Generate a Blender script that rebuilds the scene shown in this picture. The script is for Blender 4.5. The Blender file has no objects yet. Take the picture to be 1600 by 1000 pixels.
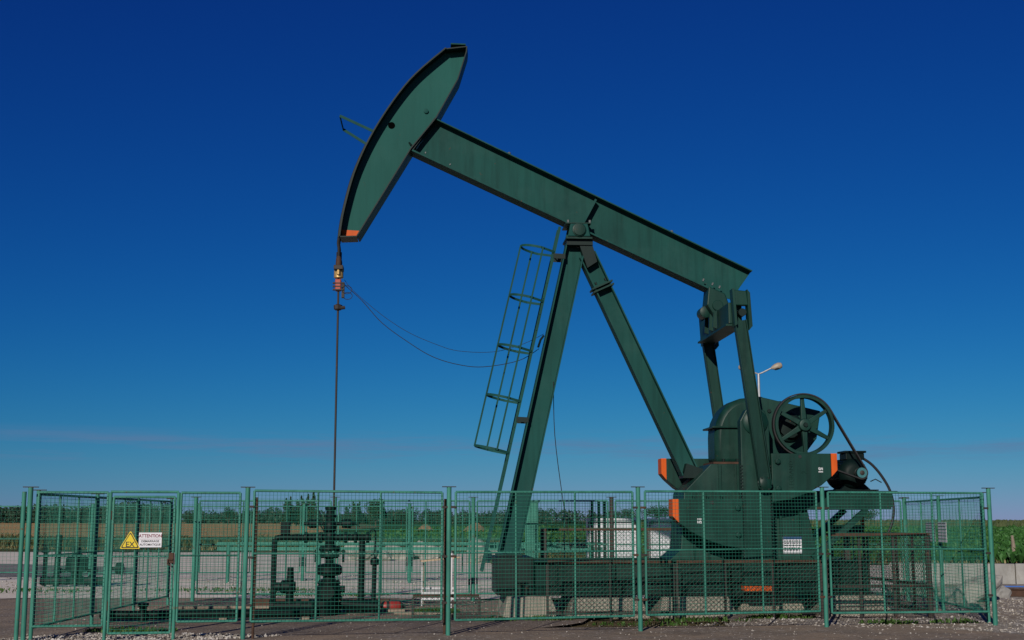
import bpy, math, random
import numpy as np
from mathutils import Vector, Matrix
random.seed(7)
rng = np.random.default_rng(11)
scene = bpy.context.scene
col = scene.collection
R = math.radians
PI = math.pi

# ------------------------------------------------------------------ camera
cam = bpy.data.cameras.new('camera')
cam.lens = 45.0
cam.sensor_width = 36.0
cam.clip_end = 6000
cam_o = bpy.data.objects.new('camera', cam)
cam_o.location = (0, 0, 1.62)
cam_o.rotation_euler = (R(90) + math.atan(312 / 2000), 0, 0)
col.objects.link(cam_o)
scene.camera = cam_o

# ------------------------------------------------------------------ light
SUN_EL, SUN_AZ = 22.0, 196.5          # azimuth clockwise from +Y: the sun stands behind the camera, to the left
world = bpy.data.worlds.new('World')
scene.world = world
world.use_nodes = True
wn = world.node_tree
bg = wn.nodes['Background']
sky = wn.nodes.new('ShaderNodeTexSky')
sky.sky_type = 'NISHITA'
sky.sun_disc = False
sky.sun_elevation = R(SUN_EL)
sky.sun_rotation = R(SUN_AZ)
sky.dust_density = 0.0
sky.ozone_density = 8.0
sky.air_density = 1.0


def wmath(op, a, b=None):
    n = wn.nodes.new('ShaderNodeMath')
    n.operation = op
    for i, x in enumerate((a, b)):
        if x is None:
            continue
        if isinstance(x, (int, float)):
            n.inputs[i].default_value = x
        else:
            wn.links.new(x, n.inputs[i])
    return n.outputs[0]


sep = wn.nodes.new('ShaderNodeSeparateColor')
wn.links.new(sky.outputs[0], sep.inputs[0])
com = wn.nodes.new('ShaderNodeCombineColor')
# one colour grade for the whole sky: deep polarised blue
red = None
for i, (a, g) in enumerate(((0.56, 2.5), (0.475, 1.57), (0.465, 1.02))):
    x = wmath('MULTIPLY', sep.outputs[i], 0.1)
    x = wmath('MULTIPLY', wmath('POWER', x, g), a * 10)
    if i == 0:
        x = wmath('ADD', x, 0.015)
    if i == 0:
        red = x
    elif i == 1:
        x = wmath('SUBTRACT', x, wmath('MULTIPLY', red, 0.16))
    else:
        x = wmath('ADD', x, wmath('MULTIPLY', red, 0.62))
    wn.links.new(x, com.inputs[i])
# thin low cloud streaks all round the horizon
tc = wn.nodes.new('ShaderNodeTexCoord')
sx = wn.nodes.new('ShaderNodeSeparateXYZ')
wn.links.new(tc.outputs['Generated'], sx.inputs[0])
mp = wn.nodes.new('ShaderNodeMapping')
mp.inputs['Scale'].default_value = (5.0, 5.0, 75.0)
mp.inputs['Location'].default_value = (15.8, 6.55, 11.54)
wn.links.new(tc.outputs['Generated'], mp.inputs[0])
nz = wn.nodes.new('ShaderNodeTexNoise')
nz.inputs['Scale'].default_value = 1.0
nz.inputs['Detail'].default_value = 9.0
nz.inputs['Roughness'].default_value = 0.70
wn.links.new(mp.outputs[0], nz.inputs[0])
cr = wn.nodes.new('ShaderNodeValToRGB')
cr.color_ramp.elements[0].position = 0.46
cr.color_ramp.elements[1].position = 0.66
wn.links.new(nz.outputs[0], cr.inputs[0])
band = wn.nodes.new('ShaderNodeValToRGB')
els = band.color_ramp.elements
els[0].position, els[0].color = 0.038, (0, 0, 0, 1)
els[1].position, els[1].color = 0.049, (1, 1, 1, 1)
e = els.new(0.058); e.color = (1, 1, 1, 1)
e = els.new(0.070); e.color = (0, 0, 0, 1)
wn.links.new(sx.outputs[2], band.inputs[0])
fac = wmath('MULTIPLY', wmath('MULTIPLY', cr.outputs[0], band.outputs[0]), 0.6)
mixc = wn.nodes.new('ShaderNodeMix')
mixc.data_type = 'RGBA'
wn.links.new(fac, mixc.inputs[0])
wn.links.new(com.outputs[0], mixc.inputs[6])
mixc.inputs[7].default_value = (1.15, 1.84, 3.3, 1)
wn.links.new(mixc.outputs[2], bg.inputs[0])
bg.inputs[1].default_value = 0.1

sun = bpy.data.lights.new('sun', 'SUN')
sun.energy = 4.5
sun.angle = R(0.5)
sun.color = (1.0, 0.93, 0.84)
sun_o = bpy.data.objects.new('sun', sun)
sd = Vector((math.sin(R(SUN_AZ)) * math.cos(R(SUN_EL)), math.cos(R(SUN_AZ)) * math.cos(R(SUN_EL)), math.sin(R(SUN_EL))))
sun_o.rotation_euler = sd.to_track_quat('Z', 'Y').to_euler()
sun_o.location = (-8, -20, 20)
col.objects.link(sun_o)
scene.view_settings.view_transform = 'Standard'
scene.view_settings.look = 'None'
scene.view_settings.exposure = 0.0
scene.view_settings.gamma = 1.0


# ------------------------------------------------------------------ materials
def new_mat(name):
    m = bpy.data.materials.new(name)
    m.use_nodes = True
    nt = m.node_tree
    return m, nt, nt.nodes['Principled BSDF']


def N(nt, t, **kw):
    n = nt.nodes.new(t)
    for k, v in kw.items():
        n.inputs[k].default_value = v
    return n


def ramp(nt, src, stops):
    r = nt.nodes.new('ShaderNodeValToRGB')
    e = r.color_ramp.elements
    e[0].position, e[0].color = stops[0][0], (*stops[0][1], 1)
    e[1].position, e[1].color = stops[-1][0], (*stops[-1][1], 1)
    for p, c in stops[1:-1]:
        x = e.new(p)
        x.color = (*c, 1)
    nt.links.new(src, r.inputs[0])
    return r.outputs[0]


def pos(nt, scale=(1, 1, 1)):
    g = nt.nodes.new('ShaderNodeNewGeometry')
    m = nt.nodes.new('ShaderNodeMapping')
    m.inputs['Scale'].default_value = scale
    nt.links.new(g.outputs['Position'], m.inputs[0])
    return m.outputs[0]


def noise(nt, p, scale, detail=4, rough=0.55):
    n = N(nt, 'ShaderNodeTexNoise', Scale=scale, Detail=detail, Roughness=rough)
    nt.links.new(p, n.inputs['Vector'])
    return n.outputs[0]


def mixcol(nt, f, a, b, mode='MIX'):
    m = nt.nodes.new('ShaderNodeMix')
    m.data_type = 'RGBA'
    m.blend_type = mode
    for i, x in ((0, f), (6, a), (7, b)):
        if isinstance(x, (int, float)):
            m.inputs[i].default_value = x
        elif isinstance(x, tuple):
            m.inputs[i].default_value = (*x, 1)
        else:
            nt.links.new(x, m.inputs[i])
    return m.outputs[2]


def bump(nt, bsdf, h, strength=0.3, dist=0.01):
    b = N(nt, 'ShaderNodeBump', Strength=strength, Distance=dist)
    nt.links.new(h, b.inputs['Height'])
    nt.links.new(b.outputs[0], bsdf.inputs['Normal'])


def sc(c, f):
    return tuple(min(1, x * f) for x in c)


def paint(name, c, rough=0.5, var=0.18, scale=2.5, rust=0.0, stretch=(1, 1, 0.35), metallic=0.0, rustcol=(0.10, 0.035, 0.014), bmp=0.15, spec=0.4, streak=0.0):
    m, nt, b = new_mat(name)
    p = pos(nt, stretch)
    n1 = noise(nt, p, scale, 6, 0.6)
    colr = ramp(nt, n1, [(0.3, sc(c, 1 - var)), (0.5, c), (0.72, sc(c, 1 + var))])
    if streak:
        ns1 = noise(nt, pos(nt, (1, 1, 0.07)), 9, 5, 0.6)
        f = ramp(nt, ns1, [(0.46, (0, 0, 0)), (0.72, (streak, streak, streak))])
        colr = mixcol(nt, f, colr, sc(c, 0.45))
        ns2 = noise(nt, pos(nt), 0.9, 7, 0.7)
        f = ramp(nt, ns2, [(0.5, (0, 0, 0)), (0.75, (streak, streak, streak))])
        colr = mixcol(nt, f, colr, (c[0] * 1.6 + 0.012, c[1] * 1.25 + 0.008, c[2] * 1.25 + 0.008))
        ns3 = noise(nt, pos(nt, (1, 1, 0.16)), 14, 6, 0.7)
        f = ramp(nt, ns3, [(0.66, (0, 0, 0)), (0.76, (0.55, 0.55, 0.55))])
        colr = mixcol(nt, f, colr, (0.030, 0.026, 0.018))
    if rust:
        n2 = noise(nt, pos(nt), 9, 8, 0.7)
        f = ramp(nt, n2, [(0.68 - rust, (0, 0, 0)), (0.74 - rust, (1, 1, 1))])
        colr = mixcol(nt, f, colr, rustcol)
    nt.links.new(colr, b.inputs['Base Color'])
    n3 = noise(nt, pos(nt), 30, 4)
    rr = nt.nodes.new('ShaderNodeMapRange')
    rr.inputs[3].default_value = rough - 0.1
    rr.inputs[4].default_value = rough + 0.12
    nt.links.new(n1, rr.inputs[0])
    nt.links.new(rr.outputs[0], b.inputs['Roughness'])
    b.inputs['Metallic'].default_value = metallic
    b.inputs['Specular IOR Level'].default_value = spec
    bump(nt, b, n3, bmp, 0.004)
    return m


M = {}
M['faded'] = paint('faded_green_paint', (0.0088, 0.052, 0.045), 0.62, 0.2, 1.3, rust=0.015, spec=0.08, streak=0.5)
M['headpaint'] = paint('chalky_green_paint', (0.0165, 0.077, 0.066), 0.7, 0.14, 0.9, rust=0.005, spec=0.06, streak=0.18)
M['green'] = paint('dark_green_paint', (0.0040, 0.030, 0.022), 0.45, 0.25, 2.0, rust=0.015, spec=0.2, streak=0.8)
M['deep'] = paint('black_green_paint', (0.003, 0.012, 0.010), 0.5, 0.3, 3, rust=0.02, spec=0.2)
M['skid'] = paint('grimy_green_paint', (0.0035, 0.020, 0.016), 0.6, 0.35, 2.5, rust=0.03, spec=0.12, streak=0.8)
M['nearblack'] = paint('near_black_green_paint', (0.0018, 0.0075, 0.0068), 0.5, 0.35, 4, rust=0.01, spec=0.12)  # near-black green for wellhead, manifold, motor and ground pipe
M['fence'] = paint('mint_green_fence_paint', (0.034, 0.165, 0.122), 0.55, 0.22, 5, rust=0.055, spec=0.2, streak=0.6, stretch=(1, 1, 0.6))
M['wire'] = paint('green_fence_wire', (0.018, 0.120, 0.082), 0.55, 0.3, 6, rust=0.04, spec=0.15, stretch=(1, 1, 1))
M['rust'] = paint('rusty_brown_steel', (0.055, 0.030, 0.020), 0.8, 0.35, 8, stretch=(1, 1, 1), spec=0.2)
M['brown'] = paint('dark_brown_steel', (0.020, 0.015, 0.012), 0.65, 0.3, 6, rust=0.06, stretch=(1, 1, 1))
M['orange'] = paint('orange_paint', (0.47, 0.075, 0.010), 0.55, 0.2, 4, spec=0.15)
M['brass'] = paint('dull_brass', (0.42, 0.27, 0.10), 0.45, 0.25, 20, metallic=0.5)
M['redclamp'] = paint('red_orange_clamp_paint', (0.27, 0.040, 0.018), 0.5, 0.2, 20)
M['black'] = paint('black_rubber', (0.009, 0.009, 0.010), 0.6, 0.2, 10)
M['steel'] = paint('grey_galvanised_steel', (0.34, 0.35, 0.36), 0.45, 0.15, 8, metallic=0.5)
M['bolt'] = paint('dull_zinc', (0.10, 0.11, 0.11), 0.5, 0.3, 20, metallic=0.3)
M['hole'] = paint('painted_hole_dark', (0.0015, 0.0015, 0.0015), 0.9, 0.1, 10, spec=0.0)
M['rope'] = paint('dark_wire_rope', (0.0035, 0.0035, 0.004), 0.7, 0.3, 40, stretch=(1, 1, 1))
M['teal'] = paint('pale_teal_sheave_paint', (0.03, 0.12, 0.13), 0.45, 0.15, 20)
M['white'] = paint('white_painted_metal', (0.43, 0.44, 0.455), 0.5, 0.14, 2, rust=0.02, streak=0.25)
M['signwhite'] = paint('white_sign_enamel', (0.56, 0.56, 0.58), 0.4, 0.03, 8, bmp=0.02)
M['signgrey'] = paint('weathered_sign_sheet', (0.36, 0.375, 0.38), 0.5, 0.1, 8, bmp=0.02)
M['yellow'] = paint('yellow_sign_enamel', (0.58, 0.43, 0.015), 0.4, 0.04, 8, bmp=0.02)
M['ink'] = paint('black_sign_ink', (0.012, 0.012, 0.014), 0.5, 0.05, 8, bmp=0.02)
M['redink'] = paint('dark_red_sign_ink', (0.16, 0.01, 0.03), 0.5, 0.05, 8, bmp=0.02)
M['blueink'] = paint('navy_sign_ink', (0.03, 0.06, 0.16), 0.5, 0.05, 8, bmp=0.02)
M['red'] = paint('red_paint', (0.22, 0.022, 0.018), 0.45, 0.15, 8)
M['wood'] = paint('grey_weathered_wood', (0.20, 0.16, 0.12), 0.85, 0.3, 6, stretch=(6, 6, 0.6))
M['plank'] = paint('pale_wood_plank', (0.36, 0.27, 0.18), 0.8, 0.2, 5)
M['bluepipe'] = paint('blue_plastic_pipe', (0.03, 0.10, 0.34), 0.4, 0.1, 5)
M['bark'] = paint('tree_bark', (0.06, 0.045, 0.03), 0.9, 0.3, 3)
M['lampshell'] = paint('beige_lamp_shell', (0.27, 0.225, 0.17), 0.5, 0.1, 5)
M['lampglass'] = paint('dark_lamp_glass', (0.03, 0.03, 0.03), 0.2, 0.1, 5)


def concrete(name, c, var=0.25):
    m, nt, b = new_mat(name)
    n1 = noise(nt, pos(nt), 1.7, 8, 0.65)
    n2 = noise(nt, pos(nt, (1, 1, 0.4)), 7, 6, 0.7)
    c1 = ramp(nt, n1, [(0.3, sc(c, 1 - var)), (0.55, c), (0.75, sc(c, 1 + var))])
    f = ramp(nt, n2, [(0.5, (0, 0, 0)), (0.8, (0.6, 0.6, 0.6))])
    c2 = mixcol(nt, f, c1, (c[0] * 0.55, c[1] * 0.48, c[2] * 0.38))
    nt.links.new(c2, b.inputs['Base Color'])
    b.inputs['Roughness'].default_value = 0.9
    bump(nt, b, noise(nt, pos(nt), 22, 8, 0.7), 0.5, 0.02)
    return m


M['concrete'] = concrete('foundation_concrete', (0.24, 0.22, 0.175))
M['wallconcrete'] = concrete('pale_wall_concrete', (0.24, 0.235, 0.22))
M['rock'] = concrete('chalk_rock', (0.30, 0.285, 0.255), 0.25)


def gravel(name, stops, scale=11, bmp=0.6, patch=None, patchscale=0.25, mul=0.6):
    m, nt, b = new_mat(name)
    p = pos(nt, (1, 1, 1))
    v = N(nt, 'ShaderNodeTexVoronoi', Scale=scale)
    nt.links.new(p, v.inputs['Vector'])
    sepc = nt.nodes.new('ShaderNodeSeparateColor')
    nt.links.new(v.outputs['Color'], sepc.inputs[0])
    c = ramp(nt, sepc.outputs[0], stops)
    n1 = noise(nt, p, patchscale, 6, 0.65)
    if patch:
        f = ramp(nt, n1, [(0.42, (0, 0, 0)), (0.66, (1, 1, 1))])
        c = mixcol(nt, f, c, patch)
    n2 = noise(nt, p, 1.6, 5, 0.6)
    c = mixcol(nt, mul, c, ramp(nt, n2, [(0.3, (0.55, 0.55, 0.55)), (0.7, (1, 1, 1))]), 'MULTIPLY')
    nt.links.new(c, b.inputs['Base Color'])
    b.inputs['Roughness'].default_value = 0.95
    b.inputs['Specular IOR Level'].default_value = 0.15
    bump(nt, b, v.outputs['Distance'], bmp, 0.03)
    return m


M['yard'] = gravel('chalk_gravel', [(0.0, (0.52, 0.465, 0.40)), (0.6, (0.66, 0.60, 0.525)), (1.0, (0.76, 0.70, 0.62))], 9, 0.12, patch=(0.60, 0.53, 0.445), mul=0.25)
M['sidegravel'] = gravel('mixed_gravel', [(0.0, (0.18, 0.145, 0.11)), (0.6, (0.30, 0.265, 0.225)), (1.0, (0.50, 0.465, 0.42))], 14, patch=(0.26, 0.205, 0.145), patchscale=0.9)
M['asphalt'] = gravel('worn_asphalt', [(0.0, (0.16, 0.130, 0.103)), (0.80, (0.225, 0.185, 0.150)), (0.93, (0.27, 0.225, 0.185)), (1.0, (0.42, 0.39, 0.36))], 26, 0.35, patch=(0.29, 0.220, 0.155), patchscale=0.55)
_nt = M['asphalt'].node_tree
_b = _nt.nodes['Principled BSDF']
_src = _b.inputs['Base Color'].links[0].from_socket
_f = ramp(_nt, noise(_nt, pos(_nt, (1, 0.7, 1)), 0.42, 8, 0.7), [(0.56, (0, 0, 0)), (0.70, (0.7, 0.7, 0.7))])
_nt.links.new(mixcol(_nt, _f, _src, (0.055, 0.044, 0.036)), _b.inputs['Base Color'])
M['track'] = gravel('grey_asphalt_track', [(0.0, (0.13, 0.128, 0.125)), (0.9, (0.20, 0.197, 0.19)), (1.0, (0.40, 0.38, 0.36))], 12, 0.3, patch=(0.24, 0.232, 0.222), patchscale=0.3)
M['stone'] = gravel('loose_white_stone', [(0.0, (0.24, 0.21, 0.175)), (0.6, (0.36, 0.33, 0.29)), (1.0, (0.52, 0.49, 0.45))], 7, 0.3)


def earth(name, a, b_, c3, scale=0.05, detailscale=1.5):
    m, nt, b = new_mat(name)
    p = pos(nt)
    n1 = noise(nt, p, scale, 8, 0.6)
    c = ramp(nt, n1, [(0.32, a), (0.5, b_), (0.68, c3)])
    n2 = noise(nt, p, detailscale, 8, 0.75)
    c = mixcol(nt, 0.7, c, ramp(nt, n2, [(0.25, (0.35, 0.35, 0.35)), (0.75, (1, 1, 1))]), 'MULTIPLY')
    nt.links.new(c, b.inputs['Base Color'])
    b.inputs['Roughness'].default_value = 1.0
    b.inputs['Specular IOR Level'].default_value = 0.1
    bump(nt, b, n2, 0.8, 0.25)
    return m


M['ground'] = earth('dry_grass_and_soil', (0.075, 0.075, 0.030), (0.15, 0.125, 0.06), (0.24, 0.18, 0.095), 0.08, 2.0)
M['fieldgreen'] = earth('green_crop_far', (0.020, 0.070, 0.018), (0.030, 0.092, 0.022), (0.042, 0.11, 0.028), 0.03, 1.2)
M['wheat'] = earth('ripe_wheat', (0.40, 0.27, 0.115), (0.46, 0.315, 0.14), (0.52, 0.365, 0.17), 0.02, 0.8)
M['mound'] = earth('dry_earth_mound', (0.20, 0.135, 0.075), (0.27, 0.185, 0.105), (0.34, 0.24, 0.14), 0.4, 3.0)
M['verge'] = earth('weedy_verge', (0.035, 0.060, 0.020), (0.07, 0.085, 0.030), (0.15, 0.13, 0.06), 0.12, 1.4)


def leafmat(name, a, b_, trans=0.25):
    m, nt, b = new_mat(name)
    oi = nt.nodes.new('ShaderNodeNewGeometry')
    r = oi.outputs['Random Per Island']
    n1 = noise(nt, pos(nt), 0.5, 3)
    mm = nt.nodes.new('ShaderNodeMath')
    mm.operation = 'ADD'
    nt.links.new(r, mm.inputs[0])
    nt.links.new(n1, mm.inputs[1])
    m2 = nt.nodes.new('ShaderNodeMath')
    m2.operation = 'MULTIPLY'
    nt.links.new(mm.outputs[0], m2.inputs[0])
    m2.inputs[1].default_value = 0.6
    c = ramp(nt, m2.outputs[0], [(0.1, a), (0.9, b_)])
    nt.links.new(c, b.inputs['Base Color'])
    b.inputs['Roughness'].default_value = 0.6
    b.inputs['Specular IOR Level'].default_value = 0.25
    b.inputs['Subsurface Weight'].default_value = 0.0
    return m


M['beet'] = leafmat('beet_leaf', (0.014, 0.052, 0.011), (0.038, 0.12, 0.024))
M['weed'] = leafmat('weed_leaf', (0.018, 0.050, 0.008), (0.05, 0.105, 0.018))
M['olive'] = leafmat('olive_weed_leaf', (0.022, 0.040, 0.012), (0.085, 0.085, 0.030))
M['straw'] = leafmat('dry_grass_blade', (0.05, 0.065, 0.025), (0.19, 0.155, 0.07))
M['foliage'] = leafmat('tree_leaf', (0.010, 0.030, 0.014), (0.026, 0.060, 0.024))
M['farwood'] = leafmat('far_wood_leaf', (0.016, 0.036, 0.024), (0.030, 0.058, 0.034))
M['corn'] = leafmat('far_corn_leaf', (0.022, 0.042, 0.014), (0.06, 0.075, 0.026))


# ------------------------------------------------------------------ mesh builder
class MB:
    def __init__(s):
        s.v = []
        s.f = []

    def add(s, vs, fs):
        o = len(s.v)
        s.v.extend([tuple(x) for x in vs])
        s.f.extend([tuple(i + o for i in f) for f in fs])
        return s

    def box(s, c, d, rot=None):
        hx, hy, hz = d[0] / 2, d[1] / 2, d[2] / 2
        vs = [Vector((sx * hx, sy * hy, sz * hz)) for sx in (-1, 1) for sy in (-1, 1) for sz in (-1, 1)]
        if rot is not None:
            vs = [rot @ v for v in vs]
        c = Vector(c)
        vs = [v + c for v in vs]
        return s.add(vs, [(0, 1, 3, 2), (4, 6, 7, 5), (0, 4, 5, 1), (2, 3, 7, 6), (0, 2, 6, 4), (1, 5, 7, 3)])

    def bb(s, a, b):
        return s.box([(x + y) / 2 for x, y in zip(a, b)], [abs(y - x) for x, y in zip(a, b)])

    def bar(s, p0, p1, w, h, up=(0, 0, 1)):
        """rectangular bar from p0 to p1; w measured across, h along up"""
        p0, p1 = Vector(p0), Vector(p1)
        d = (p1 - p0)
        L = d.length
        d.normalize()
        up = Vector(up)
        if abs(up.dot(d)) > 0.98:
            up = Vector((1, 0, 0))
        a = d.cross(up).normalized()
        b = a.cross(d).normalized()
        vs = []
        for p in (p0, p1):
            for sa, sb in ((-1, -1), (1, -1), (1, 1), (-1, 1)):
                vs.append(p + a * (sa * w / 2) + b * (sb * h / 2))
        return s.add(vs, [(0, 1, 2, 3), (7, 6, 5, 4), (0, 4, 5, 1), (1, 5, 6, 2), (2, 6, 7, 3), (3, 7, 4, 0)])

    def prism(s, poly, y0, y1):
        """polygon in (x, z), extruded along y"""
        n = len(poly)
        vs = [(p[0], y0, p[1]) for p in poly] + [(p[0], y1, p[1]) for p in poly]
        fs = [tuple(range(n)), tuple(range(2 * n - 1, n - 1, -1))]
        fs += [(i, i + n, (i + 1) % n + n, (i + 1) % n) for i in range(n)]
        return s.add(vs, fs)

    def tube(s, pts, r, n=8, closed=False):
        pts = [Vector(p) for p in pts]
        m = len(pts)
        rings = []
        prev = None
        for i, p in enumerate(pts):
            if closed:
                d = pts[(i + 1) % m] - pts[i - 1]
            else:
                d = pts[min(i + 1, m - 1)] - pts[max(i - 1, 0)]
            d.normalize()
            ref = prev if prev is not None else (Vector((0, 0, 1)) if abs(d.z) < 0.9 else Vector((1, 0, 0)))
            a = (ref - d * ref.dot(d)).normalized()
            prev = a
            b = d.cross(a)
            rr = r[i] if isinstance(r, (list, tuple)) else r
            rings.append([p + (a * math.cos(2 * PI * k / n) + b * math.sin(2 * PI * k / n)) * rr for k in range(n)])
        vs = [v for ring in rings for v in ring]
        fs = []
        for i in range(m if closed else m - 1):
            j = (i + 1) % m
            for k in range(n):
                k2 = (k + 1) % n
                fs.append((i * n + k, i * n + k2, j * n + k2, j * n + k))
        if not closed:
            fs.append(tuple(range(n - 1, -1, -1)))
            fs.append(tuple((m - 1) * n + k for k in range(n)))
        return s.add(vs, fs)

    def lathe(s, c, axis, prof, n=20, caps=True):
        """prof: [(t along axis, radius)] from point c"""
        c, d = Vector(c), Vector(axis).normalized()
        ref = Vector((0, 0, 1)) if abs(d.z) < 0.9 else Vector((1, 0, 0))
        a = (ref - d * ref.dot(d)).normalized()
        b = d.cross(a)
        vs = []
        for t, r in prof:
            for k in range(n):
                vs.append(c + d * t + (a * math.cos(2 * PI * k / n) + b * math.sin(2 * PI * k / n)) * r)
        fs = []
        for i in range(len(prof) - 1):
            for k in range(n):
                k2 = (k + 1) % n
                fs.append((i * n + k, i * n + k2, (i + 1) * n + k2, (i + 1) * n + k))
        if caps:
            fs.append(tuple(range(n - 1, -1, -1)))
            fs.append(tuple((len(prof) - 1) * n + k for k in range(n)))
        return s.add(vs, fs)

    def mesh(s, name, mat, smooth=False):
        me = bpy.data.meshes.new(name)
        me.from_pydata(s.v, [], s.f)
        if mat:
            me.materials.append(M[mat] if isinstance(mat, str) else mat)
        if smooth:
            me.polygons.foreach_set('use_smooth', [True] * len(me.polygons))
            me.set_sharp_from_angle(angle=R(38))
        me.update()
        return me

    def build(s, name, mat, parent=None, smooth=False, bevel=0):
        o = bpy.data.objects.new(name, s.mesh(name, mat, smooth))
        col.objects.link(o)
        if parent is not None:
            o.parent = parent
        if bevel:
            bv = o.modifiers.new('bevel', 'BEVEL')
            bv.width = bevel
            bv.segments = 2
            bv.limit_method = 'ANGLE'
            bv.angle_limit = R(40)
        return o


def tag(o, label=None, cat=None, group=None, kind=None):
    if label:
        o['label'] = label
    if cat:
        o['category'] = cat
    if group:
        o['group'] = group
    if kind:
        o['kind'] = kind
    return o


def empty(name, loc=(0, 0, 0), rz=0):
    o = bpy.data.objects.new(name, None)
    o.location = loc
    o.rotation_euler = (0, 0, rz)
    o.empty_display_size = 0.2
    col.objects.link(o)
    return o


def text_mesh(name, body, size, mat, loc, rot, parent=None, extrude=0.002, align='CENTER', xscale=1.0, bold=0.0):
    cu = bpy.data.curves.new(name, 'FONT')
    cu.body = body
    cu.size = size
    cu.align_x = align
    cu.align_y = 'CENTER'
    cu.extrude = extrude
    cu.offset = bold
    cu.resolution_u = 3
    t = bpy.data.objects.new(name, cu)
    col.objects.link(t)
    dg = bpy.context.evaluated_depsgraph_get()
    me = bpy.data.meshes.new_from_object(t.evaluated_get(dg))
    col.objects.unlink(t)
    bpy.data.objects.remove(t)
    me.materials.clear()
    me.materials.append(M[mat])
    me.name = name
    o = bpy.data.objects.new(name, me)
    o.location = loc
    o.rotation_euler = rot
    o.scale = (xscale, 1, 1)
    col.objects.link(o)
    if parent is not None:
        o.parent = parent
    return o


# ------------------------------------------------------------------ ground
def sheet(name, poly, z, mat, jitter=0.3, step=1.2, kind='structure'):
    pts = []
    n = len(poly)
    for i in range(n):
        a, b = Vector(poly[i]), Vector(poly[(i + 1) % n])
        L = (b - a).length
        k = max(1, min(90, int(L / step)))
        for j in range(k):
            p = a.lerp(b, j / k)
            jt = jitter if j else jitter * 0.4
            pts.append((p.x + random.uniform(-jt, jt), p.y + random.uniform(-jt, jt), z))
    mb = MB().add(pts, [tuple(range(len(pts)))])
    o = mb.build(name, mat)
    return tag(o, kind=kind)


tag(MB().add([(-2500, -60, -0.05), (2500, -60, -0.05), (2500, 4000, -0.05), (-2500, 4000, -0.05)], [(0, 1, 2, 3)]).build('ground', 'ground'), kind='structure')
sheet('wheat_field', [(-900, 150), (-22, 128), (-40, 330), (-120, 900), (-900, 900)], -0.030, 'wheat', 2, 20)
sheet('green_field', [(-24, 92), (2, 84), (2, 47), (240, 47), (900, 600), (60, 900), (-110, 900), (-30, 300)], -0.038, 'fieldgreen', 1.0, 12)
sheet('verge', [(-120, 72), (-5, 66), (3, 64), (3, 92), (-24, 93), (-22, 127), (-120, 150)], -0.034, 'verge', 1.2, 4)
sheet('gravel_yard', [(-130, 27), (6.5, 27.6), (11.5, 31), (15.2, 47.6), (4, 49), (1, 62), (-8, 66), (-130, 74)], -0.026, 'yard', 0.4, 1.5)
sheet('asphalt_track', [(-130, 36), (-18, 36.5), (-13.0, 38), (-11.5, 40.5), (-13, 45), (-20, 49.5), (-130, 51)], -0.020, 'track', 0.35, 1.5)
sheet('side_gravel', [(3.5, 18), (30, 12), (32, 33.5), (10.8, 33.5), (8.6, 28.5), (3.6, 23.5)], -0.013, 'sidegravel', 0.2, 0.8)
sheet('asphalt_pad', [(-40, 2), (30, 2), (30, 10.0), (7.6, 18.5), (6.6, 20.0), (4.9, 20.6), (2.0, 20.1), (0.4, 20.0), (2.8, 24.0), (2.0, 26.3), (-3.0, 27.6), (-9.5, 27.4), (-40, 29)], -0.006, 'asphalt', 0.18, 0.6)


def scatter_stones(name, mat, pts, rmin, rmax, z=0.0):
    base = np.array([(1, 0, 0), (-1, 0, 0), (0, 1, 0), (0, -1, 0), (0, 0, 1), (0, 0, -1)], float)
    fs = [(0, 2, 4), (2, 1, 4), (1, 3, 4), (3, 0, 4), (2, 0, 5), (1, 2, 5), (3, 1, 5), (0, 3, 5)]
    mb = MB()
    for x, y in pts:
        r = rmin + (rmax - rmin) * rng.random() ** 2.2
        a = rng.random() * 6.28
        ca, sa = math.cos(a), math.sin(a)
        s3 = rng.uniform(0.65, 1.25, 3) * r
        b = base * s3 * np.array([1, 1, 0.7]) + rng.uniform(-0.2, 0.2, (6, 3)) * r
        bx = b[:, 0] * ca - b[:, 1] * sa
        by = b[:, 0] * sa + b[:, 1] * ca
        mb.add(np.stack([bx + x, by + y, b[:, 2] + r * 0.35 + z], 1).tolist(), fs)
    return tag(mb.build(name, mat), kind='stuff')


def in_poly(x, y, poly):
    c = False
    n = len(poly)
    for i in range(n):
        x1, y1 = poly[i]
        x2, y2 = poly[i - 1]
        if (y1 > y) != (y2 > y) and x < (x2 - x1) * (y - y1) / (y2 - y1) + x1:
            c = not c
    return c


def rand_in(poly, n):
    xs = [p[0] for p in poly]
    ys = [p[1] for p in poly]
    out = []
    while len(out) < n:
        x, y = rng.uniform(min(xs), max(xs)), rng.uniform(min(ys), max(ys))
        if in_poly(x, y, poly):
            out.append((x, y))
    return out


left_patch = [(-8.6, 16.2), (-7.3, 17.9), (-6.2, 18.9), (-4.4, 18.9), (-3.2, 18.6), (-4.1, 17.9), (-5.2, 17.2), (-6.0, 16.0)]
right_strip = [(2.6, 20.35), (4.4, 20.3), (6.4, 19.9), (7.7, 18.4), (12, 16.8), (12.5, 27.5), (8.6, 27.3), (7.6, 22.2), (4.5, 22.4)]
o = scatter_stones('gravel', 'stone', rand_in(left_patch, 3600), 0.008, 0.034, -0.006)
tag(o, 'loose white stones in front of the gate', 'gravel')
o = scatter_stones('gravel', 'stone', rand_in(right_strip, 5600), 0.006, 0.030, -0.013)
tag(o, 'loose pale stones at the right end of the fence', 'gravel')
o = scatter_stones('gravel', 'stone', [p for p in rand_in([(-9, 15.5), (8, 15.5), (7, 20), (4, 20.2), (3, 26), (-6.5, 27)], 2200)], 0.005, 0.019, -0.006)
tag(o, 'stray white pebbles strewn over the asphalt', 'gravel')
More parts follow.
